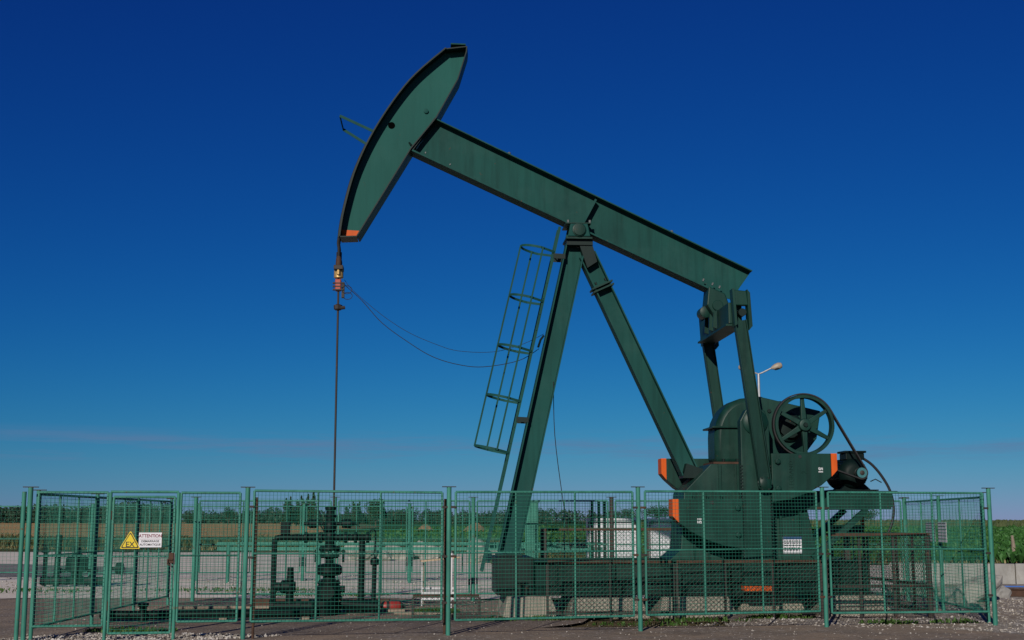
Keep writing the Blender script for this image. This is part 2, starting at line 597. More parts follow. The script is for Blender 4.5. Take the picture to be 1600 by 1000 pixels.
o = scatter_stones('gravel', 'stone', rand_in([(-14, 28.0), (6, 28.2), (12, 33), (14, 40), (-22, 37), (-16, 29)], 2600), 0.010, 0.042, -0.026)
tag(o, 'coarse chalk stones over the yard behind the rear fence', 'gravel')


def blades(name, mat, spots, label, h0=0.05, h1=0.16, leaf=0.02):
    mb = MB()
    for (cx, cy, rx, ry, n) in spots:
        for _ in range(n):
            a = rng.random() * 6.28
            q = math.sqrt(rng.random())
            x, y = cx + rx * q * math.cos(a), cy + ry * q * math.sin(a)
            h = rng.uniform(h0, h1) * (1.15 - 0.6 * q)
            t = rng.random() * 6.28
            lx, ly = math.cos(t) * h * 0.6, math.sin(t) * h * 0.6
            w = leaf * rng.uniform(0.5, 1.4)
            px, py = -math.sin(t) * w, math.cos(t) * w
            mb.add([(x - px, y - py, -0.01), (x + px, y + py, -0.01), (x + lx * 0.5 + px, y + ly * 0.5 + py, h * 0.7), (x + lx * 0.5 - px, y + ly * 0.5 - py, h * 0.7), (x + lx, y + ly, h)],
                   [(0, 1, 2, 3), (3, 2, 4)])
    o = mb.build(name, mat)
    return tag(o, label, 'weeds', kind='stuff')


blades('weeds', 'weed', [(-1.35, 23.3, 0.42, 0.5, 900), (0.55, 21.6, 0.5, 0.25, 260), (-0.3, 21.4, 0.4, 0.2, 160), (4.5, 22.0, 0.6, 0.2, 260), (6.0, 20.85, 0.5, 0.18, 200), (7.1, 21.0, 0.4, 0.15, 120),
                         (-5.6, 19.3, 0.7, 0.22, 320), (-4.2, 28.6, 1.6, 0.6, 500), (-6.4, 30.4, 2.4, 0.7, 500), (3.1, 21.3, 0.9, 0.18, 200), (2.0, 20.5, 0.8, 0.15, 120), (-12, 30, 3, .8, 500)],
       'low green weeds along fences and concrete blocks', 0.02, 0.085, 0.012)
blades('weeds', 'straw', [(x, y, 3.0, 1.2, 260) for x, y in ((-40, 74), (-34, 73), (-28, 73), (-22, 72), (-16, 71), (-10, 69), (-5, 68), (0, 66))] + [(x, 48.3, 1.5, 0.5, 120) for x in range(8, 34, 3)],
       'dry straw coloured grass along the edge of the yard', 0.1, 0.32, 0.022)
blades('weeds', 'olive', [(-44 + 3.2 * i + random.uniform(-1, 1), 88 + random.uniform(-8, 12) - 0.3 * i, 3.2, 3, 420) for i in range(14)] + [(0.8 + 1.6 * i, 48 + random.uniform(-1, 1.5), 1.6, 1.2, 200) for i in range(8)],
       'rank olive weeds growing between yard and fields', 0.2, 0.75, 0.04)


def crop_rows():
    mb = MB()
    y = 48.2
    while y < 150:
        step = 0.45 * (1 + (y - 48) / 60)
        x0, x1 = 1.0, 0.47 * y + 6
        if y < 84:
            x0 = 5
        else:
            x0 = -11
        dx = 0.34 * (1 + (y - 48) / 50)
        x = x0 + rng.random() * dx
        while x < x1:
            s = (0.26 + 0.10 * rng.random()) * (1 + (y - 48) / 110)
            cx, cy = x + rng.normal() * 0.06, y + rng.normal() * 0.07
            for k in range(6):
                t = rng.random() * 6.28
                lean = rng.uniform(0.25, 0.9)
                dxl, dyl = math.cos(t), math.sin(t)
                h = s * rng.uniform(1.0, 1.7)
                w = s * rng.uniform(0.28, 0.45)
                b0 = (cx + dxl * s * 0.1, cy + dyl * s * 0.1, 0.02)
                m0 = (cx + dxl * s * lean * 0.7, cy + dyl * s * lean * 0.7, h * 0.75)
                tp = (cx + dxl * s * lean * 1.5, cy + dyl * s * lean * 1.5, h * rng.uniform(0.75, 1.05))
                px, py = -dyl * w, dxl * w
                mb.add([b0, (m0[0] + px, m0[1] + py, m0[2]), tp, (m0[0] - px, m0[1] - py, m0[2])], [(0, 1, 2, 3)])
            x += dx
        y += step
    return mb


tag(crop_rows().build('beet_crop', 'beet'), 'dense green beet leaves covering the field behind the enclosure', 'crop', kind='stuff')


def leaf_cloud(mb, c, rad, n, size, flat=1.0):
    """leaf quads spread through an ellipsoid, denser at the outside"""
    d = rng.normal(size=(n, 3))
    d /= np.linalg.norm(d, axis=1)[:, None]
    rr = rng.uniform(0.35, 1.05, n) ** 0.6
    p = d * rr[:, None] * np.array(rad) + np.array(c)
    for i in range(n):
        a, b = rng.normal(size=3), rng.normal(size=3)
        a = a / np.linalg.norm(a) * size * rng.uniform(0.5, 1.2)
        b = b / np.linalg.norm(b) * size * rng.uniform(0.5, 1.2)
        q = p[i]
        mb.add([(q + a).tolist(), (q + b).tolist(), (q - a * 0.8).tolist(), (q - b * 0.9).tolist()], [(0, 1, 2, 3)])


# far corn strip and far woods: masses nobody could count
mb = MB()
for i in range(9000):
    x = rng.uniform(20, 330)
    y = 300 + rng.uniform(0, 16) + 0.05 * x
    h = rng.uniform(0.7, 1.75)
    w = rng.uniform(0.15, 0.4)
    mb.add([(x - w, y, 0), (x + w, y, 0), (x + w * 0.6 + rng.normal() * 0.2, y + rng.normal() * .2, h), (x - w * 0.6, y, h * 0.9)], [(0, 1, 2, 3)])
tag(mb.build('corn_strip', 'corn'), 'dark strip of taller crop along the right horizon', 'crop', kind='stuff')

mb = MB()
for i in range(330):
    x = rng.uniform(-420, -175)
    y = 640 + rng.uniform(-30, 50)
    h = 7.6 + 2.6 * math.sin(x * 0.03) + rng.uniform(-1, 1.2) + (2.2 if x < -230 else 0)
    leaf_cloud(mb, (x, y, h * 0.5), (4.5, 4, h * 0.55), 120, 0.8)
for i in range(300):
    x = rng.uniform(-180, 40)
    y = 560 + rng.uniform(-20, 40)
    h = rng.uniform(3.6, 6.4) + 0.9 * math.sin(x * 0.11)
    leaf_cloud(mb, (x, y, h * 0.5), (3.2, 3, h * 0.55), 100, 0.62)
tag(mb.build('woodland', 'farwood'), 'low dark wood along the left and middle horizon', 'woodland', kind='stuff')


def make_tree(px, Y, h, w, slim, label, seed):
    """px: metres right of the view axis at depth Y"""
    st = np.random.default_rng(seed)
    t = empty('poplar_tree' if slim else 'broadleaf_tree', (px, Y, 0))
    mb_ = MB().tube([(0, 0, -0.2), (0.05 * h * 0.3, 0, h * 0.35), (0, 0.02 * h, h * 0.8)], [h * 0.022, h * 0.016, h * 0.006], 7)
    for k in range(6):
        a = st.uniform(0, 6.28)
        z0 = h * st.uniform(0.2, 0.6)
        L = w * st.uniform(0.4, 0.75)
        mb_.tube([(0, 0, z0), (math.cos(a) * L * 0.5, math.sin(a) * L * 0.5, z0 + L * (0.9 if slim else 0.4)), (math.cos(a) * L * 0.8, math.sin(a) * L * 0.8, z0 + L * (1.8 if slim else 0.75))], [h * .009, h * .006, h * .003], 5)
    mb_.build('trunk', 'bark', t, True)
    cb = MB()
    nb = 9 if slim else 14
    for k in range(nb):
        f = k / (nb - 1)
        if slim:
            z = h * (0.14 + 0.80 * f)
            r = w * 0.5 * (0.55 + 0.75 * math.sin(PI * min(1, f * 0.85 + 0.12))) * (1 - 0.72 * f)
            leaf_cloud(cb, (st.normal() * w * 0.10, st.normal() * w * 0.10, z), (r, r, h * 0.11), 170, h * 0.026)
        else:
            a = st.uniform(0, 6.28)
            q = w * 0.5 * st.uniform(0.1, 0.7)
            z = h * st.uniform(0.38, 0.86)
            leaf_cloud(cb, (math.cos(a) * q, math.sin(a) * q, z), (w * st.uniform(.16, .28), w * st.uniform(.16, .28), h * st.uniform(.12, .19)), 150, h * 0.032)
    cb.build('crown', 'foliage', t)
    return tag(t, label, 'tree', 'trees on the horizon')


def top_h(y, Y):
    return 1.62 + (815 - y) / 2000 * Y * 1.22


TREES = [  # pixel x, depth, pixel y of the top, width in m, slim?, label
    (446, 330, 789, 2.4, True, 'slim dark tree at the left end of the poplar row'),
    (454, 332, 787, 2.0, True, 'second slim tree of the poplar row left of the rod'),
    (463, 335, 791, 2.6, True, 'lower slim tree inside the poplar row left of the rod'),
    (471, 330, 786, 2.2, True, 'fourth slim tree of the poplar row left of the rod'),
    (480, 333, 784, 2.2, True, 'tall slim tree of the poplar row beside the rear post'),
    (489, 331, 782, 2.6, True, 'tallest slim tree at the right end of the poplar row'),
    (542, 360, 797, 2.4, True, 'small slim tree just right of the wellhead'),
    (553, 358, 793, 2.4, True, 'slim tree with twin, left one, right of the wellhead'),
    (560, 361, 793, 2.4, True, 'slim tree with twin, right one, right of the wellhead'),
    (579, 345, 796, 2.2, True, 'narrow tree on the left side of the broad dark tree'),
    (587, 340, 788, 5.2, False, 'broad tall dark tree right of the wellhead'),
    (597, 346, 797, 3.0, False, 'lower tree on the right side of the broad dark tree'),
    (357, 420, 799, 4.0, False, 'single small tree above the wood behind the gate'),
    (303, 430, 805, 6.5, False, 'low rounded tree behind the left panel beside the gate'),
    (627, 380, 806, 6.5, False, 'low rounded tree left of the earth mounds'),
    (688, 400, 804, 7.0, False, 'low tree between the two earth mounds'),
    (955, 210, 803, 5.4, False, 'low bushy tree behind the left half of the white trailer'),
    (985, 214, 800, 6.0, False, 'middle bushy tree behind the white trailer'),
    (1026, 208, 796, 5.8, False, 'tallest bushy tree behind the right half of the trailer'),
    (1350, 230, 799, 5.8, False, 'round bush tree behind the motor platform'),
]
for i, (px, Y, py, w, slim, lab) in enumerate(TREES):
    make_tree((px - 800) / 2000 * Y * 0.988, Y, top_h(py, Y), w, slim, lab, 100 + i)

# earth mounds
for (px, Y, w, h, lab) in ((667, 118, 3.6, 1.25, 'smaller tan earth mound left of the leg'), (744, 112, 4.4, 1.4, 'larger tan earth mound just left of the front leg')):
    mb = MB()
    n, m = 26, 8
    vs = [(0, 0, h)]
    fs = []
    for j in range(1, m + 1):
        q = j / m
        for k in range(n):
            a = 2 * PI * k / n
            r = q * w / 2 * (1 + 0.12 * math.sin(3 * a + w) + 0.06 * math.sin(7 * a))
            z = h * (0.5 + 0.5 * math.cos(PI * q ** 0.85)) + (rng.normal() * 0.035 if j < m else -0.06)
            vs.append((r * math.cos(a) * 1.1, r * math.sin(a), z))
    for k in range(n):
        fs.append((0, 1 + k, 1 + (k + 1) % n))
    for j in range(m - 1):
        for k in range(n):
            a0, b0 = 1 + j * n + k, 1 + j * n + (k + 1) % n
            fs.append((a0, a0 + n, b0 + n, b0))
    mb.add(vs, fs)
    o = mb.build('earth_mound', 'mound', None, True)
    o.location = ((px - 800) / 2000 * Y, Y, -0.03)
    tag(o, lab, 'mound', 'earth mounds in the field')


def make_rock(x, y, sx, sy, sz, seed, rz=0.0):
    st = np.random.default_rng(seed)
    import bmesh
    bm = bmesh.new()
    bmesh.ops.create_icosphere(bm, subdivisions=3, radius=1)
    dirs = st.normal(size=(9, 3))
    dirs /= np.linalg.norm(dirs, axis=1)[:, None]
    for v in bm.verts:
        p = np.array(v.co)
        s = 1.0
        for d in dirs:
            q = p @ d
            if q > 0.62:
                s = min(s, 0.62 / q * 1.05)
        p = p * s * (1 + 0.05 * st.normal())
        v.co = Vector((p[0] * sx, p[1] * sy, p[2] * sz))
    me = bpy.data.meshes.new('rock')
    bm.to_mesh(me)
    bm.free()
    me.materials.append(M['rock'])
    o = bpy.data.objects.new('rock', me)
    o.location = (x, y, sz * 0.55 - 0.05)
    o.rotation_euler = (0, 0, rz)
    col.objects.link(o)
    return o


ROCKS = [(568, 53, 0.75, .75, 'large pale rock at the left end of the rock row'), (586, 54, 0.55, .55, 'second pale rock of the row right of the wellhead'), (603, 53, 0.42, .35, 'low pale rock beside the two large rocks'),
         (622, 55, 0.6, .45, 'flat pale rock in the middle of the rock row'), (640, 54, 0.4, .35, 'small pale rock in the middle of the rock row'), (657, 55, 0.55, .5, 'pale rock below the smaller earth mound'),
         (676, 54, 0.5, .4, 'pale rock left of the tall fence post'), (693, 55, 0.45, .45, 'last pale rock of the row behind the fence post'), (745, 50, 0.6, .62, 'big pale rock below the larger earth mound'),
         (765, 51, 0.55, .45, 'pale rock beside the foot of the ladder')]
for i, (px, Y, s, h, lab) in enumerate(ROCKS):
    o = make_rock((px - 800) / 2000 * Y, Y, s * 1.1, s * 0.8, h, 40 + i, i)
    tag(o, lab, 'rock', 'chalk rocks at the edge of the yard')
o = make_rock(9.30, 26.4, 0.72, 0.36, 0.32, 91, 0.5)
o.rotation_euler = (0.1, -0.45, 0.3)
o.location.z = 0.2
tag(o, 'big slanted white rock beside the right end of the fence', 'rock')
o = make_rock(9.0, 28.8, 0.95, 0.5, 0.24, 92, 0.2)
tag(o, 'long flat grey rock lying behind the slanted white rock', 'rock')
o = make_rock(10.35, 27.9, 0.34, 0.30, 0.24, 93, 0.9)
o.data.materials[0] = M['wallconcrete']
tag(o, 'rounded grey rock just outside the right fence corner', 'rock')

# low concrete wall, pipe, rail and stake on the right
mb = MB()
wl = [Vector((10.2, 35.2, 0)), Vector((22, 30.6, 0))]
d = (wl[1] - wl[0]).normalized()
nrm = Vector((-d.y, d.x, 0))
cw = empty('concrete_wall', wl[0], 0)
L = (wl[1] - wl[0]).length
for k in range(4):
    a = wl[0] + d * (L * k / 4 + 0.008) - wl[0]
    b = wl[0] + d * (L * (k + 1) / 4 - 0.008) - wl[0]
    mb = MB()
    n_ = nrm * 0.22
    hh = 0.52 + 0.01 * (k % 2)
    mb.add([a - n_, b - n_, b + n_, a + n_, a - n_ * .8 + Vector((0, 0, hh)), b - n_ * .8 + Vector((0, 0, hh)), b + n_ * .8 + Vector((0, 0, hh)), a + n_ * .8 + Vector((0, 0, hh))],
           [(3, 2, 1, 0), (4, 5, 6, 7), (0, 1, 5, 4), (1, 2, 6, 5), (2, 3, 7, 6), (3, 0, 4, 7)])
    mb.build('wall_block', 'wallconcrete', cw, bevel=0.015)
cw.location = (wl[0].x, wl[0].y, -0.04)
tag(cw, 'low pale concrete wall between gravel and green field', 'wall')
o = MB().tube([(10.9, 31.6, 0.03), (13.5, 31.2, 0.03), (18, 30.2, 0.03)], 0.018, 8).build('pipe', 'bluepipe', None, True)
tag(o, 'thin blue pipe lying at the foot of the concrete wall', 'pipe')
rl = empty('rail_beam', (10.4, 28.2, 0))
MB().bar((0, 0, 0.145), (8, -1.2, 0.145), 0.12, 0.02).build('top_flange', 'rust', rl)
MB().bar((0, 0, 0.075), (8, -1.2, 0.075), 0.03, 0.12).build('web', 'rust', rl)
MB().bar((0, 0, 0.005), (8, -1.2, 0.005), 0.14, 0.02).build('bottom_flange', 'rust', rl)
tag(rl, 'rusty red steel beam lying on the gravel at right', 'beam')
o = MB().tube([(0, 0, -0.1), (0.01, 0, 0.6), (-0.02, 0, 1.02)], [0.085, 0.075, 0.05], 9).build('wooden_stake', 'wood', None, True)
o.location = (19.4, 50.3, 0)
tag(o, 'weathered wooden stake at the edge of the green field', 'post')


# ------------------------------------------------------------------ street lamp and trailer
lp = empty('street_lamp', (10.65, 55, 0))
MB().tube([(0, 0, 0), (0, 0, 4), (0, 0, 7.85)], [0.09, 0.07, 0.055], 10).build('pole', 'steel', lp, True)
MB().lathe((0, 0, 0), (0, 0, 1), [(0, .16), (.5, .15), (.55, .1)], 12).build('base', 'steel', lp, True)
for s in (-1, 1):
    k_ = 0.0 if s > 0 else -0.18
    MB().tube([(0, 0, 7.83), (s * 0.2, 0, 7.91), (s * (0.62 + k_), 0, 8.12 + k_ * 0.4)], 0.035, 8).build('arm', 'steel', lp, True)
    hd = MB().lathe((s * (0.56 + k_), 0, 8.09 + k_ * 0.4), (s * 0.94, 0, 0.30), [(0, .05), (.06, .08), (.18, .13), (.34, .15), (.46, .11), (.5, .03)], 12).build('lamp_head', 'lampshell', lp, True)
    MB().lathe((s * (0.80 + k_), 0, 8.10 + k_ * 0.4), (s * 0.28, 0, -0.96), [(0, .13), (.05, .125), (.08, .08)], 12).build('lens', 'lampglass', hd, True)
tag(lp, 'grey double-headed street lamp far behind the gearbox', 'street lamp')

tr = empty('white_trailer', (3.70, 38, 0), R(-2))
tr.scale = (1.16, 1, 1)
for (x0, x1, lab) in ((-1.28, -0.02, 'a'), (0.26, 1.45, 'b')):
    bd = MB().bb((x0, 0, 0.42), (x1, 1.7, 1.60)).build('box_body', 'white', tr, bevel=0.006)
    n = 3
    for k in range(n + 1):
        xx = x0 + 0.03 + (x1 - x0 - 0.06) * k / n
        MB().bb((xx - 0.012, -0.022, 0.44), (xx + 0.012, -0.002, 1.56)).build('rib', 'white' if k not in (0, n) else 'brown', bd)
    MB().bb((x0 - 0.01, -0.035, 1.60), (x1 + 0.01, 1.73, 1.66)).build('rim', 'white', bd)
    MB().bb((x0 + 0.05, -0.05, 1.535), (x1 - 0.06, -0.024, 1.565)).build('tie_bar', 'black', bd)
    for xx in (x0 + 0.09, x1 - 0.08, (x0 + x1) / 2):
        MB().bb((xx - 0.03, -0.06, 1.49), (xx + 0.03, -0.024, 1.59)).build('latch', 'black', bd)
    MB().bb((x0 + .1, -0.04, 0.56), (x1 - .1, -0.024, 0.60)).build('side_strip', 'steel', bd)
MB().bb((-1.35, 0.1, 0.30), (1.5, 1.6, 0.41)).build('chassis', 'black', tr)
for x in (-0.65, 0.85):
    for y in (0.12, 1.58):
        wlx = MB().lathe((x, y - .09, 0.30), (0, 1, 0), [(0, .2), (.02, .29), (.16, .29), (.18, .2)], 20).build('wheel', 'black', tr, True)
        MB().lathe((x, y - .1, 0.30), (0, 1, 0), [(0, .06), (.02, .16), (.2, .16)], 16).build('rim', 'steel', wlx, True)
MB().lathe((0.86, 0.02, 1.66), (0, 0, 1), [(0, .07), (.03, .085), (.09, .08), (.12, .03)], 14).build('beacon_lamp', 'red', tr, True)
tag(tr, 'white two-section box trailer with a red beacon', 'trailer')


# ------------------------------------------------------------------ fences
def wires(mb, p0, p1, z0, z1, pitch=0.052, r=0.0022):
    """square wire mesh between two ground points, slightly bulged and bent"""
    p0, p1 = Vector(p0), Vector(p1)
    d = p1 - p0
    L = d.length
    d.normalize()
    nrm = Vector((-d.y, d.x, 0))
    ph = [random.uniform(0, 6.28) for _ in range(4)]
    amp = random.uniform(0.006, 0.016)

    def bulge(x, z):
        e = min(1.0, 6 * min(x / L, 1 - x / L, (z - z0) / (z1 - z0), (z1 - z) / (z1 - z0)))
        return max(0.0, e) * amp * (math.sin(2.3 * x + ph[0]) + 0.7 * math.sin(3.1 * z + 1.7 * x + ph[1]) + 0.4 * math.sin(7 * x + ph[2]))

    def poly(pts, ax):
        vs, fs = [], []
        for q in pts:
            vs += [q + ax * r, q - ax * r * 0.6 + nrm * r, q - ax * r * 0.6 - nrm * r]
        for i in range(len(pts) - 1):
            o = 3 * i
            fs += [(o, o + 1, o + 4, o + 3), (o + 1, o + 2, o + 5, o + 4), (o + 2, o, o + 3, o + 5)]
        mb.add(vs, fs)
    S = 7
    nv = max(2, int(L / pitch))
    for i in range(1, nv):
        x = L * i / nv + random.uniform(-0.002, 0.002)
        poly([p0 + d * x + nrm * bulge(x, z0 + (z1 - z0) * k / S) + Vector((0, 0, z0 + (z1 - z0) * k / S)) for k in range(S + 1)], d)
    nh = max(2, int((z1 - z0) / pitch))
    for j in range(1, nh):
        z = z0 + (z1 - z0) * j / nh + random.uniform(-0.002, 0.002)
        poly([p0 + d * (L * k / S) + nrm * (bulge(L * k / S, z) - 2 * r) + Vector((0, 0, z)) for k in range(S + 1)], Vector((0, 0, 1)))


def fence_panel(parent, p0, p1, z0, z1, zm, nvert=2, fr=0.0178, name='fence_panel', wire_r=0.0027, mat='fence', wpitch=0.052, sag=(0, 0)):
    """a framed wire mesh panel: frame is the part, bars and mesh are its sub-parts"""
    p0, p1 = Vector((p0[0], p0[1], 0)), Vector((p1[0], p1[1], 0))

    def P(t, z):
        q = p0.lerp(p1, t)
        return (q.x, q.y, z + sag[0] * (1 - t) + sag[1] * t)
    mb = MB()
    n = 6
    mb.tube([P(0, z0), P(0, z1)], fr, n)
    mb.tube([P(1, z0), P(1, z1)], fr, n)
    mb.tube([P(0, z1), P(1, z1)], fr, n)
    mb.tube([P(0, z0), P(1, z0)], fr, n)
    pn = mb.build(name, mat, parent, True)
    for k in range(nvert):
        t = (k + 1) / (nvert + 1)
        MB().tube([P(t, z0), P(t, z1)], fr * 0.85, n).build('upright', mat, pn, True)
    if zm:
        MB().tube([P(0, zm), P(1, zm)], fr * 0.72, n).build('mid_rail', mat, pn, True)
    d = (p1 - p0).normalized()
    off = Vector((d.y, -d.x, 0)) * fr
    wm = MB()
    wires(wm, p0 + off, p1 + off, z0, z1, wpitch, wire_r)
    w = wm.build('wire_mesh', 'wire', pn)
    w['kind'] = 'stuff'
    return pn


def fence_post(parent, p, h, r=0.037, lean=(0, 0), mat='fence', cap=0.10, d=(1, 0.18)):
    x, y = p
    o = MB().tube([(x, y, -0.1), (x + lean[0] * .5, y + lean[1] * .5, h * .5), (x + lean[0], y + lean[1], h)], r, 12).build('fence_post', mat, parent, True)
    if cap:
        dd = Vector((d[0], d[1], 0)).normalized() * cap
        MB().bar((x + lean[0] - dd.x, y + lean[1] - dd.y, h + 0.006), (x + lean[0] + dd.x, y + lean[1] + dd.y, h + 0.006), 0.06, 0.012).build('cap_bar', 'brown', o)
    return o


def lerp2(a, b, t):
    return (a[0] + (b[0] - a[0]) * t, a[1] + (b[1] - a[1]) * t)


FP = [(-6.56, 17.63), (-3.71, 18.10), (-0.91, 18.69), (1.90, 19.38), (4.82, 20.10), (7.56, 20.52)]
FH = [2.055, 2.065, 2.085, 2.10, 2.115, 2.11]
ff = empty('mesh_fence', (FP[2][0], FP[2][1], 0))
ff_in = Vector(ff.location)


def rel(p):
    return (p[0] - ff_in.x, p[1] - ff_in.y)


for i, p in enumerate(FP):
    fence_post(ff, rel(p), FH[i], 0.034, lean=((-0.012, 0.008, 0.0, -0.010, 0.006, 0.010)[i], 0))
for i in range(1, 5):
    a, b = FP[i], FP[i + 1]
    L = math.dist(a, b)
    g = 0.10 / L
    zt = 2.0 + 0.012 * i
    fence_panel(ff, rel(lerp2(a, b, g)), rel(lerp2(a, b, 1 - g)), 0.21 + 0.01 * (i % 2), zt, 1.13 + 0.012 * i, sag=((0.010, -0.004), (-0.008, 0.006), (0.004, 0.014), (-0.006, -0.012))[i - 1])
    for t in (g * 0.5, 1 - g * 0.5):       # clamps
        q = rel(lerp2(a, b, t))
        for z in (0.45, 1.1, 1.8):
            MB().bar((q[0] - 0.05, q[1] - 0.01, z), (q[0] + 0.05, q[1] + 0.01, z), 0.05, 0.03).build('clamp', 'rust' if (i + int(z * 7)) % 3 == 0 else 'brown', ff)
# bay with the gate
a, b = FP[0], FP[1]
fence_panel(ff, rel(lerp2(a, b, 0.035)), rel(lerp2(a, b, 0.350)), 0.20, 1.99, 1.13, 0)
fence_panel(ff, rel(lerp2(a, b, 0.690)), rel(lerp2(a, b, 0.968)), 0.24, 1.99, 1.13, 0)
for t in (0.362, 0.677):
    fence_post(ff, rel(lerp2(a, b, t)), 1.995, 0.024, cap=0)
q0, q1 = rel(lerp2(a, b, 0.362)), rel(lerp2(a, b, 0.677))
MB().tube([(q0[0], q0[1], 2.0), (q1[0], q1[1], 2.0)], 0.018, 8).build('lintel_bar', 'fence', ff, True)
# corner twin post and a rusty stay next to the second post
fence_post(ff, rel((-6.69, 17.72)), 2.0, 0.03, cap=0)
fence_post(ff, rel((-3.585, 18.16)), 1.93, 0.02, mat='rust', cap=0)
fence_post(ff, rel((-0.97, 18.86)), 1.92, 0.022, mat='rust', cap=0)
fence_post(ff, rel((7.66, 20.75)), 2.04, 0.03, mat='fence', cap=0)
tag(ff, 'green framed wire mesh fence along the front of the enclosure', 'fence')

ga, gb = lerp2(a, b, 0.378), lerp2(a, b, 0.661)
gt = empty('mesh_gate', (ga[0], ga[1], 0))
gd = (gb[0] - ga[0], gb[1] - ga[1])
gp = fence_panel(gt, (0, 0), gd, 0.095, 1.93, 1.12, 0, 0.018, 'gate_leaf')
for z in (0.4, 1.62):
    MB().tube([(-0.03, 0, z), (-0.03, 0, z + 0.12)], 0.022, 8).build('hinge', 'rust', gt, True)
MB().box((gd[0] - 0.01, gd[1] - 0.045, 1.10), (0.07, 0.03, 0.14)).build('lock_plate', 'rust', gt, bevel=0.005)
MB().tube([(gd[0] - 0.01, gd[1] - .07, 1.0), (gd[0] - 0.05, gd[1] - .07, 1.02), (gd[0] - 0.05, gd[1] - .07, 1.08), (gd[0] + 0.02, gd[1] - .07, 1.08)], 0.012, 6).build('padlock', 'rust', gt, True)
tag(gt, 'narrow green mesh gate carrying the warning signs', 'gate')

# signs on the gate
gdir = Vector((gd[0], gd[1], 0)).normalized()
gang = math.atan2(gdir.y, gdir.x)


def on_gate(t, z, off=-0.045):
    return Vector((ga[0] + gd[0] * t + gdir.y * -off * 1, ga[1] + gd[1] * t - gdir.x * -off, z))


sg = empty('warning_triangle', on_gate(0.30, 1.315), gang)
h = 0.235
w = 0.265


def rtri(s):
    c = [(-w / 2 * s, -h * 0.36 * s), (w / 2 * s, -h * 0.36 * s), (0, h * 0.64 * s)]
    out = []
    for i in range(3):
        p, pr, nx = Vector(c[i]), Vector(c[i - 1]), Vector(c[(i + 1) % 3])
        r = 0.018 * s
        u1, u2 = (pr - p).normalized(), (nx - p).normalized()
        for k in range(5):
            f = k / 4
            out.append(p + u1 * r * 1.6 * (1 - f) ** 2 + u2 * r * 1.6 * f ** 2)
    return [(q.x, q.y) for q in out]


MB().prism(rtri(1.06), -0.004, 0.004).build('plate', 'yellow', sg)
MB().prism(rtri(0.93), -0.007, -0.0042).build('border', 'ink', sg)
MB().prism([(x, z + 0.0) for x, z in rtri(0.78)], -0.010, -0.0072).build('field', 'yellow', sg)
text_mesh('lettering', 'EX', 0.100, 'ink', (0, -0.0115, -0.032), (R(90), 0, 0), sg, 0.001, bold=0.001)
tag(sg, 'yellow triangular EX explosion warning sign on the gate', 'sign')
sg2 = empty('notice_sign', on_gate(0.625, 1.345), gang)
MB().bb((-0.152, -0.003, -0.1), (0.152, 0.003, 0.1)).build('plate', 'signwhite', sg2)
text_mesh('lettering', 'ATTENTION', 0.062, 'redink', (0, -0.0045, 0.053), (R(90), 0, 0), sg2, 0.001, xscale=0.88, bold=0.0012)
MB().bb((-0.14, -0.0042, 0.010), (0.14, -0.0032, 0.014)).build('rule', 'redink', sg2)
text_mesh('lettering', 'DEMARRAGE', 0.040, 'ink', (0, -0.0045, -0.018), (R(90), 0, 0), sg2, 0.001, xscale=1.02, bold=0.0006)
text_mesh('lettering', 'AUTOMATIQUE', 0.040, 'ink', (0, -0.0045, -0.064), (R(90), 0, 0), sg2, 0.001, xscale=0.98, bold=0.0006)
tag(sg2, 'white rectangular ATTENTION notice beside the yellow triangle', 'sign')


def paper(name, parent, w, h, head, lines, mat):
    MB().bb((-w / 2, -0.002, -h / 2), (w / 2, 0.002, h / 2)).build('plate', mat, parent)
    top = h / 2
    if head:
        MB().bb((-w / 2, -0.004, h / 2 - 0.04), (w / 2, -0.0025, h / 2)).build('header_band', 'blueink', parent)
        top -= 0.045
    for k in range(lines):
        z = top - (top + h / 2 - 0.03) * (k + 0.5) / lines
        x = -w / 2 + 0.02
        mb = MB()
        while x < w / 2 - 0.035:
            L = random.uniform(0.012, 0.045)
            L = min(L, w / 2 - 0.02 - x)
            mb.bb((x, -0.0036, z - 0.007), (x + L, -0.0026, z + 0.007))
            x += L + 0.011
        mb.build('text_line', 'ink', parent)


p4, p5 = FP[3], FP[4]
q = lerp2(p4, p5, 0.825)
fang = math.atan2(p5[1] - p4[1], p5[0] - p4[0])
ns = empty('notice_sign', (q[0], q[1] - 0.006, 1.235), fang)
paper('notice', ns, 0.31, 0.25, True, 5, 'signwhite')
tag(ns, 'small white notice with blue heading on the fence right of the crank', 'sign')

# side fences, rear fence, far fence
LC, RC = (-6.66, 25.3), (8.10, 26.7)


def fence_run(label, pts, h, zt, zm, z0=0.2, pr=0.034, nvert=2, mat='fence', wr=0.0021, posts=True, pitch=0.052, darkposts=()):
    f = empty('mesh_fence', (pts[0][0], pts[0][1], 0))
    o = Vector((pts[0][0], pts[0][1], 0))
    rp = [(p[0] - o.x, p[1] - o.y) for p in pts]
    for i, p in enumerate(rp):
        if posts:
            fence_post(f, p, h, pr, mat='brown' if i in darkposts else mat)
        if i:
            L = math.dist(rp[i - 1], p)
            g = 0.08 / L
            fence_panel(f, lerp2(rp[i - 1], p, g), lerp2(rp[i - 1], p, 1 - g), z0, zt, zm, nvert, wire_r=wr, wpitch=pitch)
    tag(f, label, 'fence')
    return f


